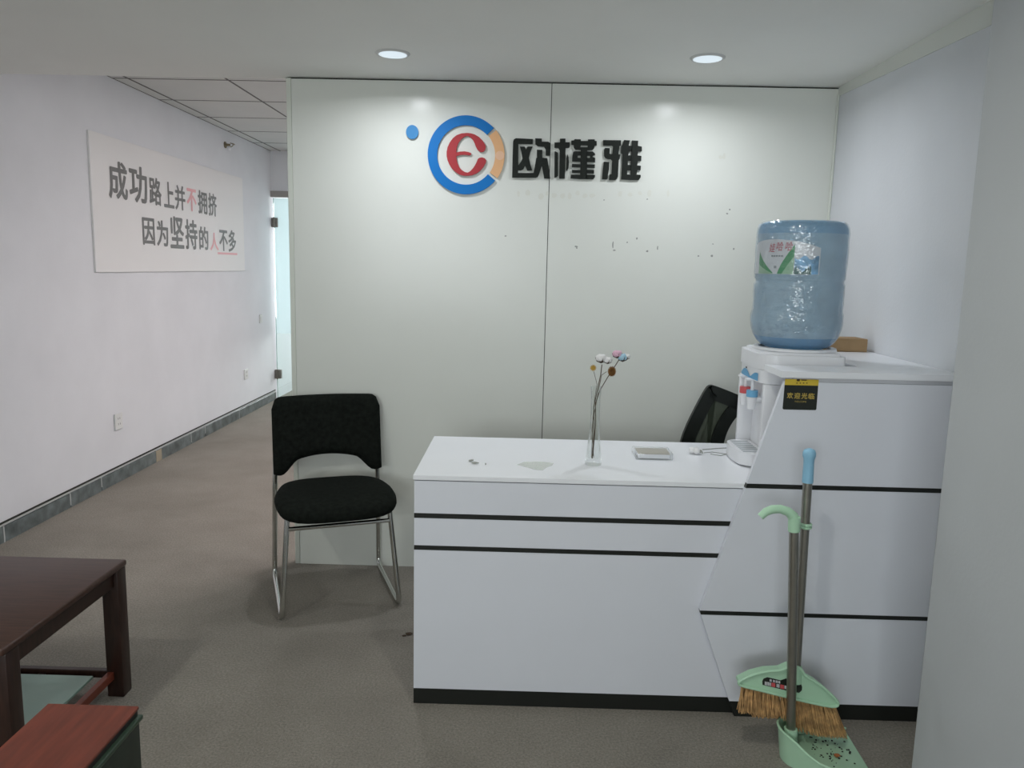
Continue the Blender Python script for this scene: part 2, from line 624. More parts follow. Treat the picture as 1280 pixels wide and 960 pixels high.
d1 = empty('door_1', (XL, YD, 0))
tag(d1, 'clear glass door with a frosted upper film at the passage end', kind='structure')
d1.location = (0, 0, 0)
GX0, GX1 = XL + 0.022, DX1 - 0.01
boxes((XL, DX1, YD - 0.03, YD + 0.03, 1.992, 2.05)).build('header_bar', M_bar, d1)
gp = MB().box(GX0, GX1, YD - 0.006, YD + 0.006, 0.02, 1.985).build('glass_pane', M_glass, d1)
MB().box(GX0 - 0.004, GX0 - 0.001, YD - 0.006, YD + 0.006, 0.02, 1.985).build('glass_edge', M_glassedge, gp)
MB().box(GX0 + 0.003, GX1, YD - 0.009, YD - 0.0075, 0.665, 1.98).build('frosted_film', M_frost, gp)
for hz in (0.255, 1.75):
    hg = MB().box(XL + 0.001, XL + 0.062, YD - 0.022, YD + 0.022, hz - 0.045, hz + 0.045, bev=0.004).build('hinge', M_hinge, d1)
    MB().tube([(XL + 0.03, YD - 0.028, hz - 0.05), (XL + 0.03, YD - 0.028, hz + 0.05)], 0.008).build('pin', M_hinge, hg)

# tile ceiling of the passage and office behind the partition
cg = structure('ceiling_grid', boxes((XL, XR + 0.1, YB + 0.045, YE + 0.12, ZG + 0.02, ZG + 0.15)), M_grid, 'dark metal grid of the tiled passage ceiling')
xs = [XL, -2.393] + [-1.79 + 0.603 * i for i in range(6)]
xs = [x for x in xs if x < XR] + [XR]
ys = [YB + 0.045] + [4.81 - 0.604 * 2 + 0.604 * i for i in range(13)]
ys = [y for y in ys if y < YE - 0.1] + [YE]
g_ = 0.006
FILL_LIGHT_TILES = [(-0.5, 4.5), (-0.5, 6.3), (0.7, 5.4)]  # out-of-view light panels, added to light the passage walls and ceiling
for i in range(len(xs) - 1):
    for j in range(len(ys) - 1):
        x0, x1, y0, y1 = xs[i], xs[i + 1], ys[j], ys[j + 1]
        if y1 - y0 < 0.03 or x1 - x0 < 0.03:
            continue
        lit = any(x0 < a < x1 and y0 < c < y1 for a, c in FILL_LIGHT_TILES)
        if lit:
            t = empty('fill_light_panel', ((x0 + x1) / 2, (y0 + y1) / 2, ZG))
            lp_ = 0 if (x0 + x1) / 2 > 0.2 else (1 if (y0 + y1) / 2 < 5.4 else 2)
            tag(t, ('added unseen light panel beside the office side window', 'added unseen light panel right behind the cream partition', 'added unseen light panel near the glass door wall')[lp_], 'ceiling light', 'added fill light panels in the tiled ceiling')
            hw, hd = (x1 - x0) / 2 - g_, (y1 - y0) / 2 - g_
            f = MB()
            for q in ((-hw, hw, -hd, -hd + .02), (-hw, hw, hd - .02, hd), (-hw, -hw + .02, -hd + .02, hd - .02), (hw - .02, hw, -hd + .02, hd - .02)):
                f.box(q[0], q[1], q[2], q[3], 0, 0.018)
            f.build('frame', M_socket, t)
            MB().box(-hw + .02, hw - .02, -hd + .02, hd - .02, 0.004, 0.014).build('diffuser', M_fill_panel, t)
            la = area('panel_fill_light', (0, 0, -0.01), (0, 0, 0), 0.5, 0.5, 22, (1.0, 0.905, 0.91))
            la.parent = t
        else:
            MB().box(x0 + g_, x1 - g_, y0 + g_, y1 - g_, ZG, ZG + 0.018).build('ceiling_tile', M_tile, cg)

for x in xs:
    MB().box(max(x - 0.006, XL), min(x + 0.006, XR), YB + 0.046, YE, ZG - 0.002, ZG + 0.019).build('grid_bar', M_grid, cg)
for y in ys[1:-1]:
    MB().box(XL, XR, y - 0.006, y + 0.006, ZG - 0.0015, ZG + 0.0185).build('grid_bar', M_grid, cg)

# back partition: dark core, two laminate panels, edge trim
core = structure('wall_back', boxes((-1.015, XR, YB + 0.012, YB + 0.045, 0, ZC)), M_gap, 'cream laminate partition behind the reception desk')
SEAM = 0.093
PXL = -1.022
panels = []
for (a, c) in ((PXL + 0.022, SEAM - 0.0015), (SEAM + 0.0015, XR)):
    mb = MB().box(a, c, YB, YB + 0.012, 0.0, ZC - 0.007)
    panels.append(mb.build('panel', M_lam, core))
MB().box(PXL, PXL + 0.021, YB - 0.002, YB + 0.047, 0, ZC - 0.004, bev=0.002).build('edge_trim', M_lamedge, core)
structure('wall_back_lining', boxes((-1.015, XR, YB + 0.0452, YB + 0.055, 0, ZG)), M_lam)

# scuffs on the laminate (photo positions on the partition face)
for (px, py, w_, h_) in [(632, 295, 3, 2), (720, 308, 5, 2), (721, 310, 2, 2), (766, 306, 2, 9), (768, 313, 4, 2), (784, 303, 2, 2), (796, 298, 2, 3), (809, 314, 3, 3),
                         (822, 310, 1.5, 5), (873, 320, 2, 2), (890, 320, 3, 3), (891, 305, 2, 1.5), (909, 267, 3, 2), (912, 262, 2, 2), (917, 311, 2, 3),
                         (901, 196, 6, 5), (905, 195, 4, 7), (809, 249, 2, 2), (755, 250, 2, 2)]:
    c = onY(px, py, YB)
    s = 3.5 / F
    pts = []
    for k in range(7):
        a = 2 * PI * k / 7
        rr = random.uniform(0.35, 0.6)
        pts.append((c.x + math.cos(a) * w_ * s * rr, YB - 0.0004, c.z + math.sin(a) * h_ * s * rr))
    par = panels[0] if c.x < SEAM else panels[1]
    MB().prism(pts, (0, 0.0004, 0)).build('scuff_mark', M_mark if px not in (901, 905) else M_glue, par)
for px in (648, 660, 676, 684, 693, 703, 712, 722, 731, 740, 775, 788, 800, 812, 835):
    c = onY(px, 243 + random.uniform(-2, 2), YB)
    w_ = random.uniform(0.007, 0.016)
    h_ = random.uniform(0.010, 0.020)
    pts = [(c.x + math.cos(2 * PI * k / 8) * w_ * random.uniform(.6, 1), YB - 0.0003, c.z + math.sin(2 * PI * k / 8) * h_ * random.uniform(.6, 1)) for k in range(8)]
    MB().prism(pts, (0, 0.0003, 0)).build('glue_mark', M_glue, panels[0] if c.x < SEAM else panels[1])

# thin strip along the top of the right wall
structure('trim_1', MB().prism([(XR - 0.004, PY, ZC - 0.085), (XR - 0.004, YB, ZC - 0.035), (XR - 0.004, YB, ZC), (XR - 0.004, PY, ZC)], (0.004, 0, 0)), M_lam,
          'pale cornice strip on top of the right wall')
structure('trim_2', MB().box(XR - 0.010, XR, YB - 0.010, YB, 0, ZC - 0.03, bev=0.003), M_lamedge, 'thin corner strip between partition and right wall')

# stone skirting along the left wall
bb = empty('baseboard_left')
tag(bb, 'grey stone skirting along the left wall', kind='structure')
joints = [YR, 1.2, 2.4] + [onX(px, py, XL + 0.012).y for px, py in ((5, 664), (88, 619), (127, 601), (196, 569), (239, 545), (256.6, 537), (299, 516))] + [YD - 0.02]
SK = 0.093
for i in range(len(joints) - 1):
    a, c = joints[i], joints[i + 1]
    MB().box(XL, XL + 0.012, a + 0.004, c - 0.004, 0, SK - 0.012 - 0.004 * (i % 2), bev=0.0015, seg=1).build('skirting_tile', M_skirt, bb)
    if i:
        MB().box(XL, XL + 0.0125, a - 0.004, a + 0.004, 0.012 * (i % 3), SK - 0.012).build('joint_filler', M_skirtmark, bb)
MB().box(XL, XL + 0.0135, joints[6] - 0.01, joints[6] + 0.07, 0.002, SK - 0.014).build('joint_patch', M_skirtbeige, bb)
MB().box(XL, XL + 0.006, YR, YD - 0.02, SK - 0.002, SK + 0.006).build('grout_line', M_gap, bb)
MB().box(XL, XL + 0.009, YR, YD - 0.02, SK - 0.011, SK - 0.003).build('plaster_line', M_skirtmark, bb)


# ------------------------------------------------------------------ downlights
def downlight(px, py, label):
    c = onZ(px, py, ZC)
    t = empty('downlight', (c.x, c.y, ZC))
    tag(t, label, 'downlight', 'round downlights over the reception desk')
    R0 = 0.058
    MB().lathe([(R0 - 0.006, -0.001), (R0 - 0.006, -0.006), (R0 + 0.000, -0.006), (R0 + 0.006, -0.001), (R0 + 0.006, 0.0), (R0 - 0.006, 0)], seg=40).build('trim_ring', M_ring, t, smooth=True)
    MB().lathe([(0, -0.0085), (R0 * 0.5, -0.008), (R0 - 0.0065, -0.0062), (R0 - 0.0065, -0.0005), (0, -0.0005)], seg=40).build('lens', M_lamp, t, smooth=True)
    la = area('downlight_beam', (0, 0, -0.012), (0, 0, 0), 0.09, 0.09, 3.9, (0.92, 0.95, 1.0), 'DISK', math.radians(165))
    la.parent = t
    return t


downlight(491, 66.5, 'lit round downlight above the blue and red emblem')
downlight(884.5, 72, 'lit round downlight near the right wall, above the mesh chair')
# unseen downlights added and placed to brighten desk front, cabinet and floor
for i, (x, y) in enumerate(((0.15, 1.3), (-1.6, 1.0))):
    lab_ = ('added unseen downlight in the ceiling in front of the reception desk', 'added unseen downlight in the ceiling beside the left wall, before the coffee table')[i]
    t = empty('downlight', (x, y, ZC))
    tag(t, lab_, 'downlight', 'added downlights over the waiting corner')
    R0 = 0.058
    MB().lathe([(R0 - 0.006, -0.001), (R0 - 0.006, -0.006), (R0 + 0.000, -0.006), (R0 + 0.006, -0.001), (R0 + 0.006, 0.0), (R0 - 0.006, 0)], seg=32).build('trim_ring', M_ring, t, smooth=True)
    MB().lathe([(0, -0.0085), (R0 * 0.5, -0.008), (R0 - 0.0065, -0.0062), (R0 - 0.0065, -0.0005), (0, -0.0005)], seg=32).build('lens', M_lamp, t, smooth=True)
    la = area('downlight_beam', (0, 0, -0.012), (0, 0, 0), 0.09, 0.09, (5.6, 7.6)[i], (1.0, 1.0, 0.92), 'DISK', math.radians(165))
    la.parent = t

# ------------------------------------------------------------------ reception desk
DY = 2.272
DXL, DXR = -0.320, 1.245
TOPZ = 0.742
desk = empty('reception_desk', (0, 0, 0))
tag(desk, 'long white reception desk with two black stripes and black plinth', 'desk')
zlev = [(0.051, 0.506, 'front_panel', M_white), (0.506, 0.520, 'stripe', M_black), (0.520, 0.607, 'front_panel', M_white), (0.607, 0.622, 'stripe', M_black), (0.622, 0.724, 'front_panel', M_white)]
MB().box(DXL + 0.001, DXR, DY + 0.0005, DY + 0.018, 0.0, 0.0505).build('plinth', M_black, desk)
for z0, z1, nm, mt_ in zlev:
    dy = -0.0008 if nm == 'stripe' else 0
    MB().box(DXL + 0.001, DXR, DY + dy, DY + 0.018, z0 + 0.0003, z1 - 0.0003).build(nm, mt_, desk)
MB().box(DXL + 0.001, DXL + 0.019, DY + 0.0185, 2.80, 0.0, 0.724).build('side_panel', M_white, desk)
MB().box(DXR - 0.018, DXR, DY + 0.0185, 2.80, 0.0, 0.724).build('side_panel', M_white, desk)
MB().box(DXL - 0.002, DXR, DY - 0.004, 2.815, 0.7265, TOPZ, bev=0.0012, seg=1).build('worktop', M_whitetop, desk)
MB().box(DXL + 0.02, DXR - 0.02, DY + 0.05, DY + 0.066, 0.25, 0.70).build('modesty_panel', M_white, desk)

# ------------------------------------------------------------------ tall cabinet front with counter slab
CY = 2.251
CZ = 1.086
cab = empty('counter_cabinet', (0, 0, 0))
tag(cab, 'tall white counter front with a slanted edge and black stripes', 'cabinet')
CXR = 1.247


def slant_x(z):
    if z >= 0.343:
        return 0.557 + (z - 0.343) / (1.058 - 0.343) * (0.764 - 0.557)
    return 0.684 + z / 0.343 * (0.557 - 0.684)


def slant_panel(name, z0, z1, mt_, y0, y1, g=0.0003):
    z0 += g
    z1 -= g
    pts = [(slant_x(z0), y0, z0), (CXR, y0, z0), (CXR, y0, z1), (slant_x(z1), y0, z1)]
    return MB().prism(pts, (0, y1 - y0, 0)).build(name, mt_, cab)


slant_panel('plinth', 0.0, 0.0505, M_black, CY + 0.001, CY + 0.017)
slant_panel('front_panel', 0.0505, 0.332, M_white, CY, CY + 0.017)
slant_panel('stripe', 0.332, 0.3445, M_black, CY - 0.0008, CY + 0.017)
slant_panel('front_panel', 0.3445, 0.733, M_white, CY, CY + 0.017)
slant_panel('stripe', 0.733, 0.7465, M_black, CY - 0.0008, CY + 0.017)
slant_panel('front_panel', 0.7465, 1.055, M_white, CY, CY + 0.017)
MB().box(0.79, CXR, CY + 0.004, CY + 0.017, 1.0555, CZ - 0.0185).build('gap_strip', M_dispgrey, cab)
# L-shaped slab: front strip and the wing along the right wall
pts = [(0.749, CY - 0.008, CZ), (XR - 0.002, CY - 0.008, CZ), (XR - 0.002, 3.02, CZ), (1.035, 3.02, CZ), (1.035, 2.405, CZ), (0.749, 2.405, CZ)]
MB().prism(pts, (0, 0, -0.018)).build('counter_slab', M_whitetop, cab)
MB().box(CXR - 0.002, CXR + 0.016, CY + 0.018, 3.0, TOPZ + 0.001, CZ - 0.0185).build('side_panel', M_white, cab)
MB().box(1.04, 1.056, 2.42, 3.0, TOPZ + 0.001, CZ - 0.0185).build('inner_panel', M_white, cab)

# welcome sticker on the cabinet
stk = empty('welcome_sticker', (0, 0, 0))
tag(stk, 'black and yellow welcome sticker on the white counter front', 'sticker')
P = lambda px, py, d=0.0: onY(px, py, CY - 0.0008 - d)


def flat_poly(name, pix, mt_, parent, y, th=0.0006):
    pts = [onY(px, py, y) for px, py in pix]
    return MB().prism(pts, (0, th, 0)).build(name, mt_, parent)


def rounded(pts, idx, r_=2.0):
    out_ = []
    n_ = len(pts)
    for i, p in enumerate(pts):
        if i in idx:
            p = Vector(p)
            a = Vector(pts[i - 1]) - p
            c = Vector(pts[(i + 1) % n_]) - p
            A = p + a.normalized() * r_
            C_ = p + c.normalized() * r_
            for k in range(5):
                t = k / 4
                q = A * (1 - t) ** 2 + p * 2 * t * (1 - t) + C_ * t * t
                out_.append((q.x, q.y))
        else:
            out_.append(tuple(p))
    return out_


flat_poly('yellow_band', [(981.5, 473.6), (1023.6, 474.6), (1022.8, 482.2), (980.8, 481.2)], M_yellow, stk, CY - 0.0010, 0.0008)
flat_poly('black_card', rounded([(980.8, 481.2), (1022.8, 482.2), (1020.4, 512.7), (978.2, 511.8)], (2, 3)), M_sblack, stk, CY - 0.0010, 0.0008)
flat_poly('square_mark', [(996, 473.8), (1000, 473.9), (999.8, 476.6), (996, 476.5)], M_brown, stk, CY - 0.0014, 0.0003)


def sticker_text(s, px0, py0, px1, py1, mt_, nm, bold, y=CY - 0.0014):
    # px0,py0 lower-left and px1,py1 upper-right corners
    a = onY(px0, py0, y)
    c = onY(px1, py1, y)
    me = text_fit(s, bold, lambda u, v: (a.x + u, y, a.z + v + u * -0.006), c.x - a.x, c.z - a.z, (0, -1, 0))
    me.materials.append(mt_)
    return obj_from_mesh(nm, me, stk)


for i, ch in enumerate('欢迎光临'):
    x0 = 983.4 + i * 8.95
    sticker_text(ch, x0, 498.0 + i * 0.3, x0 + 8.2, 490.6 + i * 0.3, M_gold, 'character', 0.03)
sticker_text('WELCOME', 993, 502.8, 1008, 501.2, M_gold, 'lettering', 0.0)
for i in range(4):
    q = 995.5 + i * 4.1
    flat_poly('small_mark', [(q, 478.3), (q + 1.6, 478.3), (q + 1.6, 479.5), (q, 479.5)], M_brown, stk, CY - 0.0014, 0.0003)
flat_poly('small_mark', [(1001.5, 474.4), (1008.5, 474.6), (1008.5, 475.9), (1001.5, 475.7)], M_brown, stk, CY - 0.0014, 0.0003)

# ------------------------------------------------------------------ wall emblem and characters
SY = YB - 0.010    # front face of the sign pieces


def sign_piece(name, pix, mt_, parent, y=SY, th=0.008, holes=None):
    """pix polygon(s) in photo pixels, cut in plates standing off the wall"""
    mb = MB()
    for pg in pix:
        pts = [onY(px, py, y) for px, py in pg]
        mb.prism(pts, (0, th, 0))
    return mb.build(name, mt_, parent)


emb = empty('logo_emblem', (0, 0, 0))
tag(emb, 'round blue, orange and red logo emblem on the partition', 'emblem')
C0 = onY(582.3, 193.8, SY)
RO, RI = 0.1615, 0.1215


def arc_plate(name, a0, a1, mt_, parent, ro=RO, ri=RI, n_=40):
    mb = MB()
    def fn(u, v):
        a = math.radians(a0 + (a1 - a0) * u)
        k = int(round(v * 4))
        r_, y = [(ri, SY), (ro, SY), (ro, SY + 0.008), (ri, SY + 0.008), (ri, SY)][k]
        return (C0.x + r_ * math.cos(a), y, C0.z + r_ * math.sin(a))
    mb.grid(fn, n_, 4)
    bmesh.ops.remove_doubles(mb.bm, verts=mb.bm.verts, dist=1e-6)
    bmesh.ops.holes_fill(mb.bm, edges=mb.bm.edges, sides=4)
    return mb.build(name, mt_, parent)


arc_plate('blue_ring', 44, 321, M_logo_blue, emb, n_=64)
orr = arc_plate('orange_arc', -34.5, 39.5, M_logo_orange, emb, ro=RO + 0.002, ri=RI + 0.002)
mb = MB()
cc = Vector((C0.x + 0.1435, SY - 0.0006, C0.z + 0.001))
mb.prism([(cc.x + 0.0185 * math.cos(2 * PI * k / 28), cc.y, cc.z + 0.0185 * math.sin(2 * PI * k / 28)) for k in range(28)], (0, 0.0006, 0))
mb.build('pale_dot', M_logo_porange, orr)
# letter e: outer and inner outlines in crop pixels (550,160 origin, 14.77 per pixel)
E_ = lambda q: (550 + q[0] / 14.77, 160 + q[1] / 14.77)
e_top = [(490, 90), (560, 95), (640, 118), (720, 165), (790, 235), (835, 310), (845, 350), (835, 400), (800, 437), (760, 445), (720, 432), (690, 400), (660, 345), (640, 285), (610, 225), (570, 180), (530, 155), (495, 145)]
e_left = [(495, 145), (440, 165), (385, 210), (340, 275), (310, 350), (300, 420), (297, 480), (303, 560), (320, 640), (355, 720), (400, 775), (460, 812), (512, 825), (512, 880), (440, 880), (360, 860), (290, 815), (225, 755), (175, 680), (140, 600), (122, 520), (122, 440), (140, 350), (180, 265), (240, 185), (310, 130), (400, 98), (490, 90)]
e_bot = [(512, 825), (560, 795), (610, 740), (650, 680), (680, 620), (695, 575), (725, 550), (780, 542), (830, 560), (853, 600), (840, 650), (800, 720), (740, 790), (670, 840), (590, 872), (512, 880)]
e_bar = [(297, 450), (370, 435), (450, 430), (530, 445), (575, 462), (575, 490), (540, 505), (450, 492), (380, 495), (300, 520)]
letter = sign_piece('letter_e', [[E_(q) for q in pg] for pg in (e_top, e_left[:], e_bot, e_bar)], M_logo_red, emb)

dotc = onY(515.2, 165, SY)
mb = MB()
mb.prism([(dotc.x + 0.0262 * math.cos(2 * PI * k / 36), SY, dotc.z + 0.0285 * math.sin(2 * PI * k / 36)) for k in range(36)], (0, 0.008, 0))
o = mb.build('sign_dot', M_logo_lblue)
tag(o, 'small light blue round plate beside the logo emblem', 'sign dot')


def character(name, label, polys, ox, oy, sc):
    t = empty(name)
    tag(t, label, 'sign character', 'black cut-out characters on the partition')
    for pg in polys:
        sign_piece('stroke', [[(ox + x / sc, oy + y / sc) for x, y in pg]], M_logo_black, t)
    return t


character('sign_character', 'black cut-out character 欧 beside the round emblem', [
    [(100, 100), (140, 75), (482, 92), (478, 190), (192, 190), (185, 770), (495, 770), (520, 640), (548, 470), (562, 470), (562, 305), (670, 308), (672, 465), (768, 475), (800, 640), (828, 880), (708, 880), (660, 620), (605, 800), (580, 850), (540, 866), (66, 862), (72, 580), (84, 150)],
    [(222, 240), (315, 240), (345, 300), (375, 240), (478, 240), (430, 350), (402, 470), (430, 590), (468, 718), (370, 720), (325, 625), (285, 700), (240, 718), (185, 715), (185, 625), (240, 550), (272, 480), (250, 350)],
    [(528, 78), (660, 82), (662, 145), (790, 145), (825, 170), (830, 200), (825, 425), (738, 420), (738, 300), (705, 245), (580, 235), (530, 195)],
], 636, 168, 16.0)
character('sign_character', 'black cut-out character 槿, the middle one of the three', [
    [(150, 78), (252, 78), (255, 145), (332, 148), (330, 235), (315, 250), (255, 252), (240, 828), (135, 828), (145, 300), (120, 255), (45, 250), (48, 150), (148, 150)],
    [(48, 320), (65, 315), (112, 345), (112, 770), (90, 800), (45, 812)],
    [(292, 370), (312, 430), (318, 520), (310, 630), (282, 690), (262, 660), (268, 560), (272, 440)],
    # right part: top bar with two uprights, spine, five cross bars
    [(362, 115), (410, 110), (425, 88), (540, 92), (542, 122), (675, 122), (678, 92), (800, 92), (805, 120), (838, 125), (838, 205), (800, 208), (668, 205), (540, 200), (405, 195), (362, 190)],
    [(405, 195), (540, 200), (532, 238), (668, 240), (670, 205), (800, 208), (790, 260), (760, 292), (660, 295), (540, 290), (440, 285), (412, 250)],
    [(540, 290), (660, 295), (655, 835), (525, 835)],
    [(400, 325), (430, 315), (548, 318), (545, 392), (480, 395), (480, 438), (545, 440), (540, 512), (378, 508), (382, 400)],
    [(655, 318), (760, 318), (800, 350), (810, 385), (770, 400), (760, 420), (810, 438), (808, 520), (650, 515), (652, 438), (712, 440), (714, 400), (652, 398)],
    [(378, 552), (530, 558), (528, 616), (372, 612)],
    [(650, 560), (805, 562), (802, 628), (650, 622)],
    [(378, 662), (530, 668), (528, 722), (376, 718)],
    [(650, 662), (790, 666), (788, 732), (648, 728)],
    [(355, 752), (530, 756), (528, 835), (348, 822)],
    [(640, 756), (808, 758), (806, 800), (775, 838), (640, 836)],
], 690, 168, 15.0)
character('sign_character', 'black cut-out character 雅, farthest from the round emblem', [
    [(92, 78), (440, 82), (436, 185), (412, 190), (390, 350), (425, 362), (415, 440), (392, 470), (380, 780), (360, 830), (325, 850), (205, 850), (215, 745), (258, 735), (268, 480), (240, 448), (180, 445), (135, 425), (112, 380), (112, 260), (130, 230), (222, 235), (215, 340), (235, 350), (270, 350), (285, 200), (255, 185), (92, 182)],
    [(108, 495), (212, 500), (205, 650), (185, 745), (182, 815), (165, 840), (72, 838), (85, 650)],
    [(498, 78), (612, 85), (588, 180), (592, 295), (578, 375), (570, 475), (570, 560), (558, 665), (556, 745), (620, 750), (620, 850), (442, 838), (455, 600), (465, 350), (440, 330), (440, 200), (470, 160)],
    [(650, 85), (772, 92), (765, 190), (842, 205), (840, 292), (770, 295), (758, 375), (832, 385), (828, 480), (762, 480), (752, 570), (822, 575), (818, 660), (752, 662), (742, 745), (818, 752), (818, 800), (780, 850), (620, 850), (625, 560), (632, 370), (634, 295), (650, 190)],
    [(588, 188), (655, 188), (655, 296), (590, 296)],
    [(575, 374), (640, 374), (638, 478), (570, 478)],
    [(568, 560), (634, 560), (632, 665), (558, 665)],
], 748, 170, 15.484)

# ------------------------------------------------------------------ slogan board on the left wall
BX = XL + 0.012
brd = empty('slogan_board')
tag(brd, 'white slogan board with grey and pink characters on the left wall', 'sign board')
y0, y1, z0, z1 = 4.50, 6.91, 1.285, 2.08
MB().box(XL + 0.0005, BX, y0, y1, z0, z1, bev=0.001, seg=1).build('board', M_board, brd)
S = 0.91
rows = [('成功路上并不拥挤', [(5.146, 5.407, 1.891, 2.140), (5.416, 5.687, 1.890, 2.143), (5.701, 5.901, 1.894, 2.094), (5.927, 6.110, 1.892, 2.086), (6.117, 6.312, 1.888, 2.080), (6.330, 6.525, 1.895, 2.075), (6.544, 6.742, 1.888, 2.080), (6.758, 6.950, 1.884, 2.078)]),
        ('因为坚持的人不多', [(5.574, 5.767, 1.603, 1.797), (5.787, 5.986, 1.600, 1.791), (6.008, 6.264, 1.590, 1.835), (6.275, 6.520, 1.589, 1.828), (6.542, 6.744, 1.591, 1.785), (6.768, 6.961, 1.590, 1.744), (6.973, 7.179, 1.590, 1.776), (7.187, 7.387, 1.586, 1.786)])]
for s, bs in rows:
    for i, ch in enumerate(s):
        a, c, zb, zt = [q * S for q in bs[i]]
        yw = c - a
        me = text_fit(ch, 0.030, lambda u, v: (BX + 0.0008, a + u, zb + v), yw * 0.96, zt - zb, (1, 0, 0))
        pink = (ch == '不' and s[0] == '成') or ch == '人'
        me.materials.append(M_print2 if pink else M_print)
        obj_from_mesh('character', me, brd)
MB().box(BX, BX + 0.001, 6.93 * S, 7.40 * S, 1.560 * S, 1.578 * S).build('underline', M_print2, brd)


# ------------------------------------------------------------------ sockets, switch, sprinkler on the left wall
def plate(name, px, py, wy, hz, label, cat, kind_):
    c = onX(px, py, XL)
    t = empty(name, (XL, c.y, c.z))
    tag(t, label, cat, 'wall plates on the left wall')
    MB().box(0.0005, 0.010, -wy / 2, wy / 2, -hz / 2, hz / 2, bev=0.003).build('plate', M_socket, t)
    if kind_ == 'socket':
        for dz in (0.018, -0.016):
            for dy in (-0.010, 0.010):
                MB().box(0.0098, 0.0106, dy - 0.0015, dy + 0.0015, dz - 0.006, dz + 0.006).build('slot', M_slot, t)
    else:
        MB().box(0.0098, 0.013, -0.018, 0.018, -0.026, 0.026, bev=0.002).build('rocker', M_socket, t)


plate('wall_socket', 147, 526.5, 0.086, 0.100, 'white socket plate on the left wall, below the near end of the slogan board', 'socket', 'socket')
plate('wall_socket', 307, 467.5, 0.086, 0.090, 'white socket plate on the left wall, below the far end of the slogan board', 'socket', 'socket')
plate('light_switch', 325.5, 398.5, 0.070, 0.082, 'white light switch on the left wall near the glass door', 'switch', 'switch')
c = onX(281, 181, XL)
sp = empty('sprinkler_head', (XL, c.y, c.z))
tag(sp, 'small metal sprinkler head on the left wall above the slogan board', 'sprinkler')
MB().tube([(0.0005, 0, 0), (0.008, 0, 0)], 0.026, 16).build('wall_plate', M_brass, sp)
MB().tube([(0.0081, 0, 0), (0.045, 0, 0)], [0.011, 0.009], 12).build('body', M_brass, sp)
MB().tube([(0.0455, 0, 0.016), (0.062, 0, 0.010), (0.070, 0, 0)], 0.0035, 8).tube([(0.0455, 0, -0.016), (0.062, 0, -0.010), (0.070, 0, 0)], 0.0035, 8).build('frame_arm', M_brass, sp)
MB().box(0.071, 0.074, -0.028, 0.028, 0.002, 0.012, bev=0.001).build('deflector', M_brass, sp)
MB().sphere((0.035, 0.0, -0.028), 0.016).build('white_tip', M_disp, sp, smooth=True)

# ------------------------------------------------------------------ visitor chair
ANG = math.radians(21)
vc = empty('visitor_chair', (-0.684, 2.872, 0), ANG)
tag(vc, 'black fabric visitor chair on a chrome sled frame before the partition', 'chair')
W2 = 0.228
TR = 0.0105
for s in (-1, 1):
    fl = [(s * W2 * 0.86, 0.055, 0.412), (s * W2, 0.0, TR), (s * W2, 0.465, TR), (s * W2 * 0.955, 0.425, 0.50), (s * W2 * 0.91, 0.465, 0.68)]
    path = fillet(fl, [0.055, 0.055, 0.15], 8)
    MB().tube(path, TR, 12).build('sled_frame', M_chrome, vc, smooth=True)
MB().tube([(-W2 * 0.88, 0.047, 0.356), (W2 * 0.88, 0.047, 0.356)], 0.0085, 12).build('crossbar', M_chrome, vc, smooth=True)
MB().tube([(-W2 * 0.95, 0.36, 0.392), (W2 * 0.95, 0.36, 0.392)], 0.0085, 12).build('crossbar', M_chrome, vc, smooth=True)
for s in (-1, 1):
    MB().tube([(s * W2 * 0.84, 0.055, 0.405), (s * W2 * 0.84, 0.40, 0.395)], 0.009, 10).build('seat_rail', M_chrome, vc, smooth=True)


def seat_fn(u, v):
    # rounded super-ellipse cushion, u around, v from bottom centre over the side to top centre
    a = 2 * PI * u
    n_ = 3.8
    ca, sa = math.cos(a), math.sin(a)
    k = (abs(ca) ** n_ + abs(sa) ** n_) ** (-1 / n_)
    ex, ey = 0.236 * k * ca, 0.215 * k * sa
    if ey > 0:
        ex *= 1 - 0.13 * (ey / 0.215)
    prof = [(0.0, 0.408), (0.90, 0.408), (0.97, 0.415), (1.0, 0.430), (0.995, 0.447), (0.95, 0.462), (0.80, 0.470), (0.5, 0.472), (0.0, 0.470)]
    t = v * (len(prof) - 1)
    i = min(int(t), len(prof) - 2)
    f = t - i
    r_ = prof[i][0] * (1 - f) + prof[i + 1][0] * f
    z = prof[i][1] * (1 - f) + prof[i + 1][1] * f
    z -= 0.022 * max(0, (-ey * r_) / 0.215) ** 2
    return (ex * r_, 0.185 + ey * r_, z - 0.004)


mb = MB()
mb.grid(seat_fn, 48, 16, closed_u=True)
bmesh.ops.remove_doubles(mb.bm, verts=mb.bm.verts, dist=1e-5)
mb.build('seat', M_fabric, vc, smooth=True, angle=60)

# backrest: curved padded slab with an arched lower edge
BW = 0.227


def back_outline(t):
    pass


def back_pt(x, z, d):
    # x -BW..BW, z local height, d depth offset (front negative)
    z -= 0.042
    y = 0.432 + 0.17 * (z - 0.52) - 0.045 * (x / BW) ** 2
    if z < 0.62:
        y += 0.10 * (0.62 - z) ** 1.0 * 0
    return Vector((x, y + d, z))


NX, NZ = 28, 14
ztop = lambda x: 0.842 + 0.006 * math.cos(x / BW * PI) - 0.0
mb = MB()


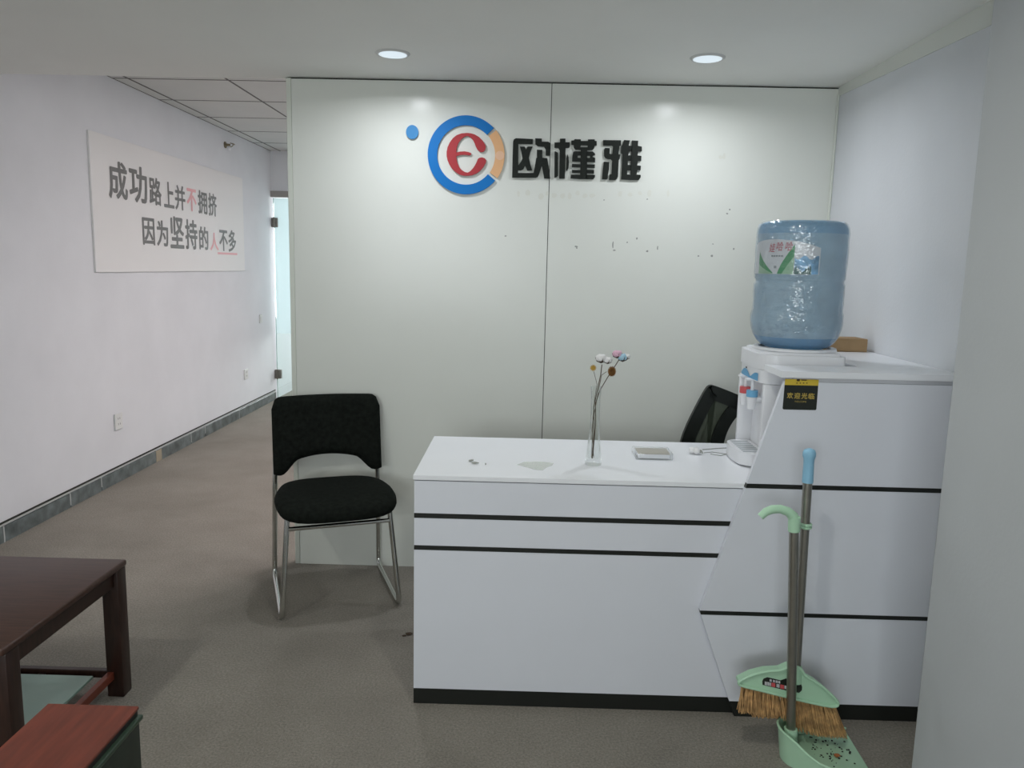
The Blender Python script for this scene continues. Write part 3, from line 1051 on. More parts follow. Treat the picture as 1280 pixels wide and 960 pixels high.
def back_range(x):
    ax = abs(x) / BW
    # top edge with rounded corners
    rc = 0.16
    if ax > 1 - rc:
        k = (ax - (1 - rc)) / rc
        top = 0.846 - 0.050 * (1 - math.sqrt(max(0, 1 - k * k)))
    else:
        top = 0.846
    # bottom edge: arch
    if ax < 0.50:
        bot = 0.592 - 0.012 * (ax / 0.5) ** 2
    elif ax < 0.86:
        k = (ax - 0.5) / 0.36
        bot = 0.580 - 0.060 * (k * k * (3 - 2 * k))
    else:
        k = (ax - 0.86) / 0.14
        bot = 0.520 + 0.010 * k * k
    return bot, top


def back_fn(side):
    def fn(u, v):
        x = (2 * u - 1) * BW
        x = math.copysign(abs(x / BW) ** 0.85 * BW, x)
        bot, top = back_range(x)
        z = bot + (top - bot) * v
        e = min(1 - abs(x) / BW, 1) * 14
        e2 = min(v, 1 - v) * 10
        puff = 0.018 * min(1, e) ** 0.5 * min(1, e2) ** 0.5
        return back_pt(x, z, (-0.004 - puff) if side < 0 else (0.004 + puff * 0.6))
    return fn


mb.grid(back_fn(-1), NX, NZ)
mb.grid(back_fn(1), NX, NZ)
# stitch the rims
bmb = mb.bm
bmb.verts.ensure_lookup_table()
nv = (NX + 1) * (NZ + 1)
idx = lambda i, j, k: k * nv + i * (NZ + 1) + j
rim = [(i, 0) for i in range(NX + 1)] + [(NX, j) for j in range(1, NZ + 1)] + [(i, NZ) for i in range(NX - 1, -1, -1)] + [(0, j) for j in range(NZ - 1, 0, -1)]
for q in range(len(rim)):
    a, c = rim[q], rim[(q + 1) % len(rim)]
    bmb.faces.new([bmb.verts[idx(*a, 0)], bmb.verts[idx(*c, 0)], bmb.verts[idx(*c, 1)], bmb.verts[idx(*a, 1)]])
mb.build('backrest', M_fabric, vc, smooth=True, angle=70)

# ------------------------------------------------------------------ mesh office chair behind the desk
OY = 3.02
oc = empty('office_chair', (0, 0, 0))
tag(oc, 'black mesh-back office chair behind the desk', 'chair')
# back frame loop: photo outline on a leaning plane behind the desk
lp = [onY(px, py, OY) for px, py in ((847, 558), (853, 536), (866, 509), (879, 485), (884, 480), (890, 480), (924, 494), (936, 500), (937, 508), (921, 521), (910, 538), (905, 556))]
dn = [Vector((lp[-1].x - 0.012, OY, 0.58)), Vector((lp[-1].x - 0.03, OY, 0.53)), Vector((lp[0].x + 0.03, OY, 0.53)), Vector((lp[0].x + 0.002, OY, 0.58))]
loop = lp + dn
cen = sum(loop, Vector()) / len(loop)


def smooth_loop(pts, it=2):
    for _ in range(it):
        q = []
        for i in range(len(pts)):
            a, c = pts[i], pts[(i + 1) % len(pts)]
            q += [a * 0.75 + c * 0.25, a * 0.25 + c * 0.75]
        pts = q
    return pts


outer = smooth_loop(loop)
inner = []
for i, p in enumerate(outer):
    t = (outer[(i + 1) % len(outer)] - outer[i - 1])
    nrm = Vector((-t.z, 0, t.x)).normalized()
    if nrm.dot(cen - p) < 0:
        nrm = -nrm
    inner.append(p + nrm * 0.055)
mb = MB()
n_ = len(outer)
bulge = lambda p: Vector((p.x, p.y + 0.25 * (p.x - cen.x) - 0.12 * (p.z - cen.z), p.z))
A = [mb.bm.verts.new(bulge(p) + Vector((0, -0.012, 0))) for p in outer]
B = [mb.bm.verts.new(bulge(p) + Vector((0, -0.012, 0))) for p in inner]
C_ = [mb.bm.verts.new(bulge(p) + Vector((0, 0.012, 0))) for p in inner]
D = [mb.bm.verts.new(bulge(p) + Vector((0, 0.012, 0))) for p in outer]
for i in range(n_):
    j = (i + 1) % n_
    for U, V in ((A, B), (B, C_), (C_, D), (D, A)):
        mb.bm.faces.new([U[i], U[j], V[j], V[i]])
mb.build('back_frame', M_meshframe, oc, smooth=True, angle=50)
MB().poly([bulge(p) for p in inner]).build('mesh_back', M_chairmesh, oc)
ocx = cen.x + 0.03
MB().tube(fillet([(ocx, OY + 0.02, 0.56), (ocx + 0.01, OY + 0.05, 0.42), (ocx, OY - 0.12, 0.37)], 0.06), 0.016).build('back_stem', M_meshframe, oc, smooth=True)
mb = MB()
mb.grid(lambda u, v: (ocx + seat_fn(u, v)[0] * 0.95, OY - 0.40 + seat_fn(u, v)[1] * 0.95 + 0.03, seat_fn(u, v)[2] - 0.02), 32, 12, closed_u=True)
bmesh.ops.remove_doubles(mb.bm, verts=mb.bm.verts, dist=1e-5)
mb.build('seat', M_fabric, oc, smooth=True, angle=60)
MB().tube([(ocx, OY - 0.17, 0.10), (ocx, OY - 0.17, 0.385)], 0.025, 16).build('gas_lift', M_meshframe, oc, smooth=True)
for k in range(5):
    a = 2 * PI * k / 5 + 0.25
    e = Vector((ocx + 0.24 * math.cos(a), OY - 0.17 + 0.20 * math.sin(a), 0.065))
    lg = MB().tube([(ocx, OY - 0.17, 0.11), e], [0.024, 0.014], 10).build('leg', M_meshframe, oc, smooth=True)
    MB().tube([(e.x - 0.014, e.y, 0.027), (e.x + 0.014, e.y, 0.027)], 0.026, 14).build('caster', M_black, lg, smooth=True)

# ------------------------------------------------------------------ water dispenser and bottle
WX0, WX1, WY0, WY1 = 0.757, 1.005, 2.425, 2.715
WZ = TOPZ + 0.0005
wd = empty('water_dispenser', (0, 0, 0))
tag(wd, 'white tabletop water dispenser with a red and a blue tap', 'water dispenser')


def disp_outline(x0, x1, y0, y1, r_, bulge_=0.0):
    """rounded rectangle; the front (low x) side bows out"""
    pts = []
    for cx, cy, a0 in ((x1 - 0.012, y1 - 0.012, 0), (x0 + r_, y1 - r_, 90), (x0 + r_, y0 + r_, 180), (x1 - 0.012, y0 + 0.012, 270)):
        rr = 0.012 if a0 in (0, 270) else r_
        for k in range(7):
            a = math.radians(a0 + 15 * k)
            pts.append([cx + rr * math.cos(a), cy + rr * math.sin(a)])
    ym = (y0 + y1) / 2
    for p in pts:
        if p[0] < x0 + r_ + 1e-4:
            p[0] -= bulge_ * (1 - ((p[1] - ym) / ((y1 - y0) / 2)) ** 2)
    # add points along the front side so that it bows
    out_ = []
    for i, p in enumerate(pts):
        out_.append(p)
        if i == 13:
            q = pts[14]
            for k in range(1, 6):
                y = p[1] + (q[1] - p[1]) * k / 6
                out_.append([x0 - bulge_ * (1 - ((y - ym) / ((y1 - y0) / 2)) ** 2), y])
    return out_


def disp_block(name, ol, z0, z1, mt_, parent, smooth=True):
    return MB().prism([(p[0], p[1], z0) for p in ol], (0, 0, z1 - z0)).build(name, mt_, parent, smooth=smooth, angle=30)


disp_block('body', disp_outline(WX0 + 0.045, WX1, WY0 + 0.0225, WY1 - 0.0225, 0.02), WZ, 1.020, M_disp, wd)
disp_block('print_band', disp_outline(WX0 + 0.002, WX1, WY0, WY1, 0.045, 0.010), 1.0202, 1.062, M_disp, wd)
cap = disp_block('cap', disp_outline(WX0 - 0.002, WX1 + 0.002, WY0 - 0.003, WY1 + 0.003, 0.05, 0.011), 1.0635, 1.112, M_disp, wd)
disp_block('cap_top', disp_outline(WX0 + 0.012, WX1 - 0.010, WY0 + 0.010, WY1 - 0.010, 0.05, 0.011), 1.1122, 1.120, M_disp, cap)
MB().lathe([(0.112, 1.1205), (0.132, 1.1205), (0.130, 1.128), (0.120, 1.130), (0.112, 1.128)], (0.893, 2.572, 0), 40).build('bottle_collar', M_disp, cap, smooth=True)
# near cheek and recessed tap bay
MB().box(WX0 + 0.002, WX1, WY0 + 0.0, WY0 + 0.022, WZ, 1.019, bev=0.004).build('cheek', M_disp, wd, smooth=True)
MB().box(WX0 + 0.002, WX1, WY1 - 0.022, WY1, WZ, 1.019, bev=0.004).build('cheek', M_disp, wd, smooth=True)
# blue wave print on the band front
pb = MB()
ymid = (WY0 + WY1) / 2
fx = lambda y: WX0 + 0.002 - 0.010 * (1 - ((y - ymid) / ((WY1 - WY0) / 2)) ** 2) - 0.0012
N = 16
for i in range(N):
    ya, yb = WY0 + 0.05 + 0.19 * i / N, WY0 + 0.05 + 0.19 * (i + 1) / N
    h = lambda y: 1.026 + 0.020 * abs(math.sin((y - WY0) * 26)) + 0.003
    pb.poly([(fx(ya), ya, 1.024), (fx(yb), yb, 1.024), (fx(yb), yb, h(yb)), (fx(ya), ya, h(ya))])
pb.build('blue_print', M_printblue, wd)
MB().box(fx(ymid + .03) - 0.001, fx(ymid + .03) + 0.004, ymid + 0.024, ymid + 0.03, 1.050, 1.055).build('indicator', M_slot, wd)


def tap(y, mt_):
    x = WX0 + 0.030
    z = 0.955
    t = MB().tube([(x + 0.02, y, z), (x - 0.030, y, z)], 0.010, 12).tube([(x - 0.032, y, z - 0.032), (x - 0.032, y, z + 0.008)], [0.013, 0.017], 14).build('tap', M_disp, wd, smooth=True)
    MB().tube([(x - 0.032, y, z + 0.0085), (x - 0.032, y, z + 0.030)], 0.0185, 16).build('colour_ring', mt_, t, smooth=True)
    MB().tube([(x - 0.032, y, z + 0.0305), (x - 0.032, y, z + 0.062)], 0.006, 10).build('tap_stem', M_disp, t, smooth=True)
    MB().box(x - 0.056, x - 0.014, y - 0.014, y + 0.014, z + 0.0625, z + 0.069, bev=0.003).build('lever', M_disp, t, smooth=True)


tap(2.615, M_red)
tap(2.535, M_blue)
# drip tray
tx = WX0 - 0.012
tray = disp_block('drip_tray', disp_outline(tx - 0.025, tx + 0.055, WY0 + 0.035, WY1 - 0.035, 0.038, 0.014), WZ + 0.004, 0.788, M_disp, wd)
for i in range(9):
    y = WY0 + 0.065 + i * 0.02
    MB().box(tx - 0.020, tx + 0.040, y - 0.004, y + 0.004, 0.7881, 0.7886).build('drain_slot', M_labgrey, tray)

BC = Vector((0.893, 2.572, 0))
bz = 1.126
bt = empty('water_bottle', (BC.x, BC.y, bz))
tag(bt, 'large blue water bottle upside down on the white dispenser', 'water bottle')
prof = [(0.0, 0.0), (0.088, 0.0), (0.104, 0.006), (0.118, 0.020), (0.130, 0.038), (0.1375, 0.060), (0.1405, 0.085), (0.140, 0.105), (0.1365, 0.118), (0.1365, 0.135), (0.1375, 0.190), (0.1375, 0.203),
        (0.1335, 0.210), (0.1335, 0.217), (0.1375, 0.224), (0.1385, 0.300), (0.1385, 0.365), (0.1375, 0.382), (0.131, 0.396), (0.118, 0.404), (0.0, 0.405)]
MB().lathe(prof[-5:], seg=64).build('bottle_base', M_bottle_mid, bt, smooth=True, angle=60)
MB().lathe(prof[4:-4], seg=64).build('bottle_shell', M_bottle, bt, smooth=True, angle=60)
MB().lathe(prof[:5], seg=64).build('shoulder', M_bottle_deep, bt, smooth=True, angle=60)


def wrap_fn(u, v):
    a = 2 * PI * u
    t = v * (len(prof) - 3) + 1
    i = min(int(t), len(prof) - 2)
    f = t - i
    r_ = prof[i][0] * (1 - f) + prof[i + 1][0] * f
    z = prof[i][1] * (1 - f) + prof[i + 1][1] * f
    q = Vector((math.cos(a) * 2.6 + z * 5.0, math.sin(a) * 2.6 - z * 3.0, z * 16 + a * 1.3 * 0))
    r_ += 0.0028 + 0.0050 * max(0, 0.35 - abs(noise.noise(q))) + 0.0016 * noise.noise(q * 2.7)
    return (r_ * math.cos(a), r_ * math.sin(a), z + 0.002)


mb = MB()
mb.grid(wrap_fn, 112, 72, closed_u=True)
mb.build('shrink_wrap', M_wrap, bt, smooth=True, angle=None)
# paper label, bent round the bottle. u = metres of arc, from the label's left end
view_a = math.atan2(-BC.y, -BC.x)         # direction to the camera
LR = 0.1392
A0 = view_a - math.radians(80)            # left end as seen
LW = math.radians(104) * LR
lz0 = onY(985, 343, 2.445).z - bz
LHT = 0.108


def cyl(u, v, e=0.0):
    a = A0 + u / LR
    return ((LR + e) * math.cos(a), (LR + e) * math.sin(a), lz0 + v)


def strip(name, fl, fh, u0, u1, mt_, parent, e, n_=24):
    mb = MB()
    for i in range(n_):
        a, c = u0 + (u1 - u0) * i / n_, u0 + (u1 - u0) * (i + 1) / n_
        if fh(a) <= fl(a) and fh(c) <= fl(c):
            continue
        mb.poly([cyl(a, fl(a), e), cyl(c, fl(c), e), cyl(c, max(fh(c), fl(c) + 1e-5), e), cyl(a, max(fh(a), fl(a) + 1e-5), e)])
    return mb.build(name, mt_, parent)


ltop = lambda u: LHT * (1 - 0.24 * ((u / LW - 0.42) / 0.58) ** 2)
lab = strip('paper_label', lambda u: 0, ltop, 0, LW, M_lab, bt, 0.0)
UG0, UG1 = 0.30 * LW, 0.695 * LW
um = 0.455 * LW
clampf = lambda x, a, c: max(a, min(c, x))
# green swooshes either side of a white funnel
left_hi = lambda u: clampf(0.072 * (1 - ((u - UG0 * 0.55) / (um - UG0 * 0.55)) ** 0.8) if u > UG0 * 0.55 else 0.072, 0, 0.072)
strip('green_swoosh', lambda u: 0.001, left_hi, UG0 * 0.55, um - 0.006, M_labgreen2, lab, 0.0006)
strip('green_swoosh', lambda u: left_hi(u) * 0.45, lambda u: left_hi(u), UG0 * 0.55, um - 0.006, M_labgreen, lab, 0.0010)
right_hi = lambda u: 0.092 * clampf((u - um - 0.010) / (UG1 - um - 0.010), 0, 1) ** 0.75
strip('green_swoosh', lambda u: 0.001, right_hi, um + 0.010, UG1, M_labgreen2, lab, 0.0006)
strip('green_swoosh', lambda u: clampf(right_hi(u) - 0.036, 0.001, 1), right_hi, um + 0.010, UG1, M_labgreen, lab, 0.0010)
strip('landscape_print', lambda u: 0.001, lambda u: 0.052 + 0.006 * math.sin(u * 160), UG1 + 0.002, LW * 0.985, M_labsky, lab, 0.0006)
strip('tree_print', lambda u: 0.001, lambda u: 0.024 * abs(math.sin((u - UG1) * 75 + 1.2)) * (0.7 + 0.3 * math.sin(u * 900)) + 0.006, UG1 + 0.002, LW * 0.90, M_labtree, lab, 0.0010)
for i, ch in enumerate('娃哈哈'):
    u0 = (0.355, 0.46, 0.575)[i] * LW
    me = text_fit(ch, 0.0, lambda u, v: cyl(u0 + u + v * 0.15, 0.068 + v + (0.004 if i else 0), 0.0012), 0.0215, 0.028)
    me.materials.append(M_labred)
    obj_from_mesh('character', me, lab)
for i in range(5):
    u0 = 0.40 * LW + i * 0.0085
    strip('small_print', lambda u: 0.054, lambda u: 0.059, u0, u0 + 0.006, M_labgrey, lab, 0.0012, 2)
strip('small_print', lambda u: 0.018, lambda u: 0.026, um - 0.002, um + 0.007, M_labgrey, lab, 0.0012, 2)

# cardboard box on the slab
c0 = onZ(1056, 439.5, CZ)
bxo = empty('cardboard_box', (1.20, 2.90, CZ + 0.0005), 0.05)
tag(bxo, 'small closed cardboard box on the counter slab beside the water bottle', 'box')
MB().box(-0.075, 0.062, -0.035, 0.065, 0, 0.046, bev=0.001, seg=1).build('carton', M_card, bxo)
MB().prism([(-0.074, -0.034, 0.0462), (0.061, -0.034, 0.0462), (0.061, 0.016, 0.0462), (-0.074, 0.016, 0.0462)], (0, 0, 0.0016)).build('flap', M_card, bxo)
MB().prism([(-0.074, 0.018, 0.0462), (0.061, 0.018, 0.0462), (0.061, 0.064, 0.0462), (-0.074, 0.064, 0.0462)], (0, 0, 0.0016)).build('flap', M_card, bxo)

# ------------------------------------------------------------------ things on the desk
TZ = TOPZ + 0.0005
vp_ = onZ(741.5, 580.5, TOPZ)
va = empty('glass_vase', (vp_.x, vp_.y, TZ))
tag(va, 'tall slim clear glass vase with dried stems on the desk', 'vase')
MB().lathe([(0, 0), (0.026, 0), (0.0275, 0.004), (0.027, 0.016), (0.0255, 0.030), (0.021, 0.065), (0.0165, 0.110), (0.0145, 0.160), (0.0150, 0.215), (0.0175, 0.255), (0.0168, 0.255), (0.0140, 0.215), (0.0132, 0.160), (0.0150, 0.110), (0.0190, 0.065), (0.0225, 0.030), (0.020, 0.022), (0, 0.020)], seg=32).build('vase_wall', M_vase, va, smooth=True, angle=60)


def stem(name, label, pix, heads, rad=0.0014, dy=0.0):
    """pix: photo pixels from the vase mouth upward; the foot stands inside the vase"""
    y = vp_.y + dy
    t = empty(name, (vp_.x, y, TZ + 0.022))
    tag(t, label, 'dried flower', 'dried stems in the glass vase')
    pts = [onY(px, py, y) - t.location for px, py in pix]
    pts = [p for p in pts]
    path = []
    for i in range(len(pts) - 1):
        for k in range(4):
            path.append(pts[i].lerp(pts[i + 1], k / 4))
    path.append(pts[-1])
    for i, p in enumerate(path):
        p.y += 0.002 * math.sin(i * 0.9)
    MB().tube(path, rad, 6).build('stalk', M_stem, t, smooth=True)
    for kind_, px, py, sz, mt_ in heads:
        c = onY(px, py, y) - t.location
        if kind_ == 'boll':
            b_ = MB()
            for k in range(4):
                a = 2 * PI * k / 4 + 0.4
                b_.sphere((c.x + sz * 0.42 * math.cos(a), c.y + sz * 0.42 * math.sin(a), c.z), sz * 0.72, lump=0.25)
            hd = b_.build('boll', mt_, t, smooth=True, angle=None)
            hk = MB()
            for k in range(4):
                a = 2 * PI * k / 4 + 0.2
                p0 = c + Vector((0, 0, -sz * 0.95))
                p1 = c + Vector((math.cos(a) * sz * 0.75, math.sin(a) * sz * 0.75, -sz * 0.6))
                p2 = c + Vector((math.cos(a) * sz * 1.2, math.sin(a) * sz * 1.2, sz * 0.10))
                hk.tube([p0, p1, p2], [sz * 0.10, sz * 0.17, sz * 0.03], 6)
            hk.build('husk', M_husk, hd, smooth=True)
        elif kind_ == 'daisy':
            b_ = MB()
            for k in range(11):
                a = 2 * PI * k / 11
                d_ = Vector((math.cos(a), -0.3, math.sin(a)))
                b_.tube([c + d_ * sz * 0.2, c + d_ * sz * 0.7, c + d_ * sz], [sz * 0.12, sz * 0.18, sz * 0.05], 5)
            b_.sphere(c, sz * 0.35, sub=1)
            b_.build('flower_head', mt_, t)
        else:
            b_ = MB()
            for k in range(70):
                z = 1 - 2 * (k + .5) / 70
                a = k * 2.39996
                d_ = Vector((math.sqrt(1 - z * z) * math.cos(a), math.sqrt(1 - z * z) * math.sin(a), z * 1.25))
                b_.tube([c + d_ * sz * 0.45, c + d_ * sz * 0.85, c + d_ * sz * 1.05], [sz * 0.16, sz * 0.13, sz * 0.02], 5)
            b_.sphere(c, sz * 0.6, sub=1)
            b_.build('seed_head', mt_, t)
    return t


PXM = lambda x, y: (720 + x / 5.333, 420 + y / 5.333)
stem('cotton_stem', 'dried stem with white cotton bolls standing in the vase', [PXM(108, 815), PXM(120, 640), PXM(118, 480), PXM(140, 370), PXM(165, 260), PXM(172, 190)],
     [('boll', *PXM(168, 146), 0.0165, M_cotton), ('boll', *PXM(212, 160), 0.0125, M_cotton)], 0.0016, -0.005)
stem('cotton_stem', 'dried stem with pink and blue cotton bolls standing in the vase', [PXM(112, 800), PXM(130, 600), PXM(130, 450), PXM(160, 360), PXM(215, 270), PXM(285, 160)],
     [('boll', *PXM(275, 118), 0.0145, M_pink), ('boll', *PXM(312, 140), 0.0150, M_cblue), ('boll', *PXM(338, 136), 0.0105, M_cotton)], 0.0015, 0.005)
stem('dried_flower', 'small golden dried flower on a thin stalk in the vase', [PXM(118, 810), PXM(106, 620), PXM(125, 420), PXM(140, 320), PXM(118, 235)], [('daisy', *PXM(114, 212), 0.011, M_goldfl)], 0.0008)
stem('dried_flower', 'brown dried seed head on a stalk in the vase', [PXM(104, 812), PXM(112, 560), PXM(140, 420), PXM(170, 260), PXM(205, 238)], [('cone', *PXM(239, 236), 0.0135, M_cone)], 0.0010)

# clear case with beige cards
c1 = onZ(815, 571, TOPZ)
cc_ = empty('card_case', (c1.x, c1.y, TZ), 0.0)
tag(cc_, 'clear plastic case of beige cards lying on the desk', 'card case')
MB().box(-0.062, 0.062, -0.050, 0.050, 0, 0.024, bev=0.003).build('case', M_case, cc_, smooth=True)
MB().box(-0.052, 0.052, -0.040, 0.040, 0.0035, 0.0175).build('card_stack', M_disp, cc_)
MB().box(-0.053, 0.053, -0.041, 0.041, 0.0176, 0.0205).build('top_card', M_cards, cc_)

# fallen cotton stem
fz = TZ
fc = empty('fallen_cotton_stem', (0, 0, 0))
tag(fc, 'pale dried cotton stem lying on the desk beside the dispenser', 'dried flower')
h0 = onZ(868, 563.5, TOPZ + 0.012)
b_ = MB()
for d_ in ((-0.008, 0.004), (0.006, -0.006), (0.008, 0.006)):
    b_.sphere((h0.x + d_[0], h0.y + d_[1], TZ + 0.0125), 0.0115, lump=0.3)
hd = b_.build('boll', M_cotton, fc, smooth=True, angle=None)
MB().tube([(h0.x + 0.010, h0.y + 0.004, TZ + 0.014), (h0.x + 0.022, h0.y, TZ + 0.010), (h0.x + 0.030, h0.y - 0.004, TZ + 0.004)], [0.003, 0.006, 0.001], 6).build('husk', M_scrap, hd, smooth=True)
MB().tube([onZ(878, 562, TZ + 0.002), onZ(895, 560.5, TZ + 0.002), onZ(921, 559.5, TZ + 0.0018)], 0.0016, 6).build('stalk', M_scrap, fc, smooth=True)
MB().tube([onZ(880, 566, TZ + 0.0015), onZ(890, 565, TZ + 0.0015), onZ(908, 567.5, TZ + 0.0015), onZ(901, 569.5, TZ + 0.0015), onZ(888, 567.5, TZ + 0.0015)], 0.0013, 6).build('side_stalk', M_scrap, fc, smooth=True)

# plaster crumbs and a scrap of clear tape
for (px, py, sx, sy, ang, lb) in ((589, 577, 0.011, 0.006, 0.5, 'thin grey crumb among the plaster bits on the desk, touching the larger one'),
                                  (594, 580, 0.014, 0.005, -0.1, 'larger grey plaster crumb on the white desk top'),
                                  (607, 581.5, 0.003, 0.005, 0.2, 'tiny grey speck of plaster on the desk near the crumbs')):
    c = onZ(px, py, TOPZ)
    o = MB().sphere((0, 0, 0), 1.0, sx, sy, 0.0035, sub=1, lump=0.5).build('plaster_crumb', M_scrap)
    o.location = (c.x, c.y, TZ + 0.0035)
    o.rotation_euler = (0, 0, ang)
    tag(o, lb, 'crumb', 'plaster crumbs on the desk')
pts = [onZ(px, py, TZ + 0.0003) for px, py in ((646, 581), (655, 577.5), (668, 577), (680, 577.5), (692, 579), (690, 582), (684, 584), (678, 588), (668, 587), (658, 584))]
o = MB().prism(pts, (0, 0, 0.0006)).build('tape_scrap', M_tape)
tag(o, 'crumpled scrap of clear tape on the desk top', 'tape scrap')

# ------------------------------------------------------------------ broom
BRY = 2.09
br = empty('broom', (0, 0, 0))
tag(br, 'broom with mint head, tan bristles and steel pole before the cabinet', 'broom')
CR = lambda x, y: (900 + x / 5.818, 820 + y / 5.818)


def pole_pt(py, y=BRY):
    t = (py - 562) / (838 - 562)
    return onY(1012 - t * 17, py, y)


MB().tube([pole_pt(838), pole_pt(602)], 0.0125, 16).build('pole', M_steel, br, smooth=True)
gp_ = [pole_pt(q) for q in (603, 590, 580, 574, 570, 566, 562.5, 560.5)]
MB().tube(gp_, [0.0150, 0.0145, 0.0140, 0.0145, 0.0175, 0.0175, 0.0145, 0.005], 16).build('grip', M_bluegrip, br, smooth=True, angle=70)
outl = [(135, 200), (140, 182), (230, 138), (330, 112), (440, 106), (480, 88), (510, 76), (560, 78), (590, 95), (620, 148), (700, 192), (790, 262), (852, 325), (860, 345), (852, 365), (800, 368), (600, 325), (480, 295), (300, 250), (150, 215)]
pts = [onY(*CR(*q), BRY - 0.012) for q in outl]
head = MB().prism(pts, (0, 0.030, 0)).build('brush_head', M_mint, br)
rimp = [onY(*CR(*q), BRY - 0.014) for q in outl]
MB().tube(smooth_loop(rimp, 1), 0.0045, 8, closed=True).build('rim', M_mint, head, smooth=True)
fer = MB().tube([pole_pt(852), pole_pt(832)], [0.019, 0.0155], 16).build('socket', M_mint, head, smooth=True)
sk = [(310, 210), (308, 185), (318, 165), (345, 155), (440, 178), (480, 165), (540, 163), (580, 185), (598, 225), (595, 250), (575, 268), (540, 265), (430, 238)]
stq = MB().prism([onY(*CR(*q), BRY - 0.0135) for q in sk], (0, 0.0012, 0)).build('brand_sticker', M_sblack, head)


def stick_rect(x0, y0, x1, y1, mt_):
    d_ = (x0 - 325) * 0.20
    MB().prism([onY(*CR(a, c), BRY - 0.0139) for a, c in ((x0, y1 + d_), (x1, y1 + d_ + (x1 - x0) * .2), (x1, y0 + d_ + (x1 - x0) * .2), (x0, y0 + d_))], (0, 0.0003, 0)).build('printed_mark', mt_, stq)


stick_rect(374, 183, 402, 212, M_red)
stick_rect(438, 184, 466, 213, M_red)
for x in (326, 350, 412, 470):
    for dx, w_ in ((0, 5), (8, 4), (15, 5)):
        stick_rect(x + dx, 185, x + dx + w_, 210, M_disp)
for i, x in enumerate((362, 386, 406, 424)):
    stick_rect(x, 161, x + 5, 178, M_disp)
    stick_rect(x + 8, 161, x + 13, 178, M_disp)
# bristle tufts along the slanted lower edge
top_l, top_r = Vector((150, 218)), Vector((850, 368))
bot_pts = [(110, 345), (128, 400), (160, 418), (205, 410), (245, 440), (300, 450), (420, 452), (480, 470), (540, 535), (620, 560), (720, 582), (830, 596), (900, 600), (938, 575)]


def bot_at(t):
    x = 112 + t * (938 - 112)
    for i in range(len(bot_pts) - 1):
        if bot_pts[i][0] <= x <= bot_pts[i + 1][0]:
            f = (x - bot_pts[i][0]) / (bot_pts[i + 1][0] - bot_pts[i][0])
            return Vector((x, bot_pts[i][1] * (1 - f) + bot_pts[i + 1][1] * f))
    return Vector(bot_pts[-1])


NT = 22
for row in (0, 1):
    for i in range(NT):
        t = (i + 0.5 + 0.25 * row) / (NT + 0.5)
        a = top_l.lerp(top_r, t)
        e = bot_at(0.02 + 0.97 * t)
        y_ = BRY + (-0.004 if row == 0 else 0.010)
        b_ = MB()
        for k in range(16):
            ja = Vector((random.uniform(-9, 9), -4))
            je = Vector((random.uniform(-24, 24), random.uniform(-26, 6)))
            p0 = onY(*CR(*(a + ja)), y_ + random.uniform(-.004, .004))
            p2 = onY(*CR(*(e + je)), y_ + random.uniform(-.014, .010) + (-0.006 if row == 0 else 0.006))
            p1 = p0.lerp(p2, 0.5) + Vector((random.uniform(-.002, .002), 0, 0))
            b_.tube([p0, p1, p2], [0.0020, 0.0019, 0.0010], 4)
        b_.build('bristle_tuft', M_brist, br, smooth=True)

# ------------------------------------------------------------------ dustpan with upright handle
RDY = 2.045
dpn = empty('dustpan', (0, 0, 0))
tag(dpn, 'mint green upright dustpan with hooked handle before the cabinet', 'dustpan')
rt, rb = onY(992.5, 664, RDY), onY(988.5, 912, RDY)
MB().tube([rb, rt], 0.0130, 16).build('rod', M_steel, dpn, smooth=True)
hk_px = [(992.5, 664), (993, 650), (991, 645), (985, 639.5), (975, 636.2), (965, 636.8), (957, 640), (950.5, 646)]
hp = [onY(*q, RDY) for q in hk_px]
MB().tube(hp, [0.0160, 0.0150, 0.0145, 0.0125, 0.0118, 0.0118, 0.0112, 0.0100], 14).build('hook_handle', M_mint, dpn, smooth=True)
MB().tube([onY(992.6, 662, RDY), onY(992.9, 646, RDY)], 0.0163, 16).build('handle_sleeve', M_mint, dpn, smooth=True)
cl = pole_pt(655)
ra = onY(993, 655, RDY)
ring = [Vector((cl.x + 0.0155 * math.cos(a), BRY + 0.0155 * math.sin(a), cl.z)) for a in [math.radians(q) for q in range(-115, 150, 20)]]
MB().tube([Vector((ra.x + 0.012, RDY + 0.010, ra.z))] + ring, 0.0040, 8).tube([Vector((ra.x + 0.012, RDY + 0.010, ra.z - 0.008))] + [q - Vector((0, 0, 0.008)) for q in ring], 0.0040, 8).build('pole_clip', M_mint, dpn, smooth=True)
B1, B2, M2, M1 = Vector((0.770, 2.015, 0)), Vector((0.800, 2.110, 0)), Vector((1.000, 2.185, 0)), Vector((0.985, 1.845, 0))
fl_ = 0.0035
MB().prism([p + Vector((0, 0, 0.001)) for p in (B1, B2, M2, M1)], (0, 0, fl_)).build('pan_floor', M_mint, dpn)
wall_mb = MB()
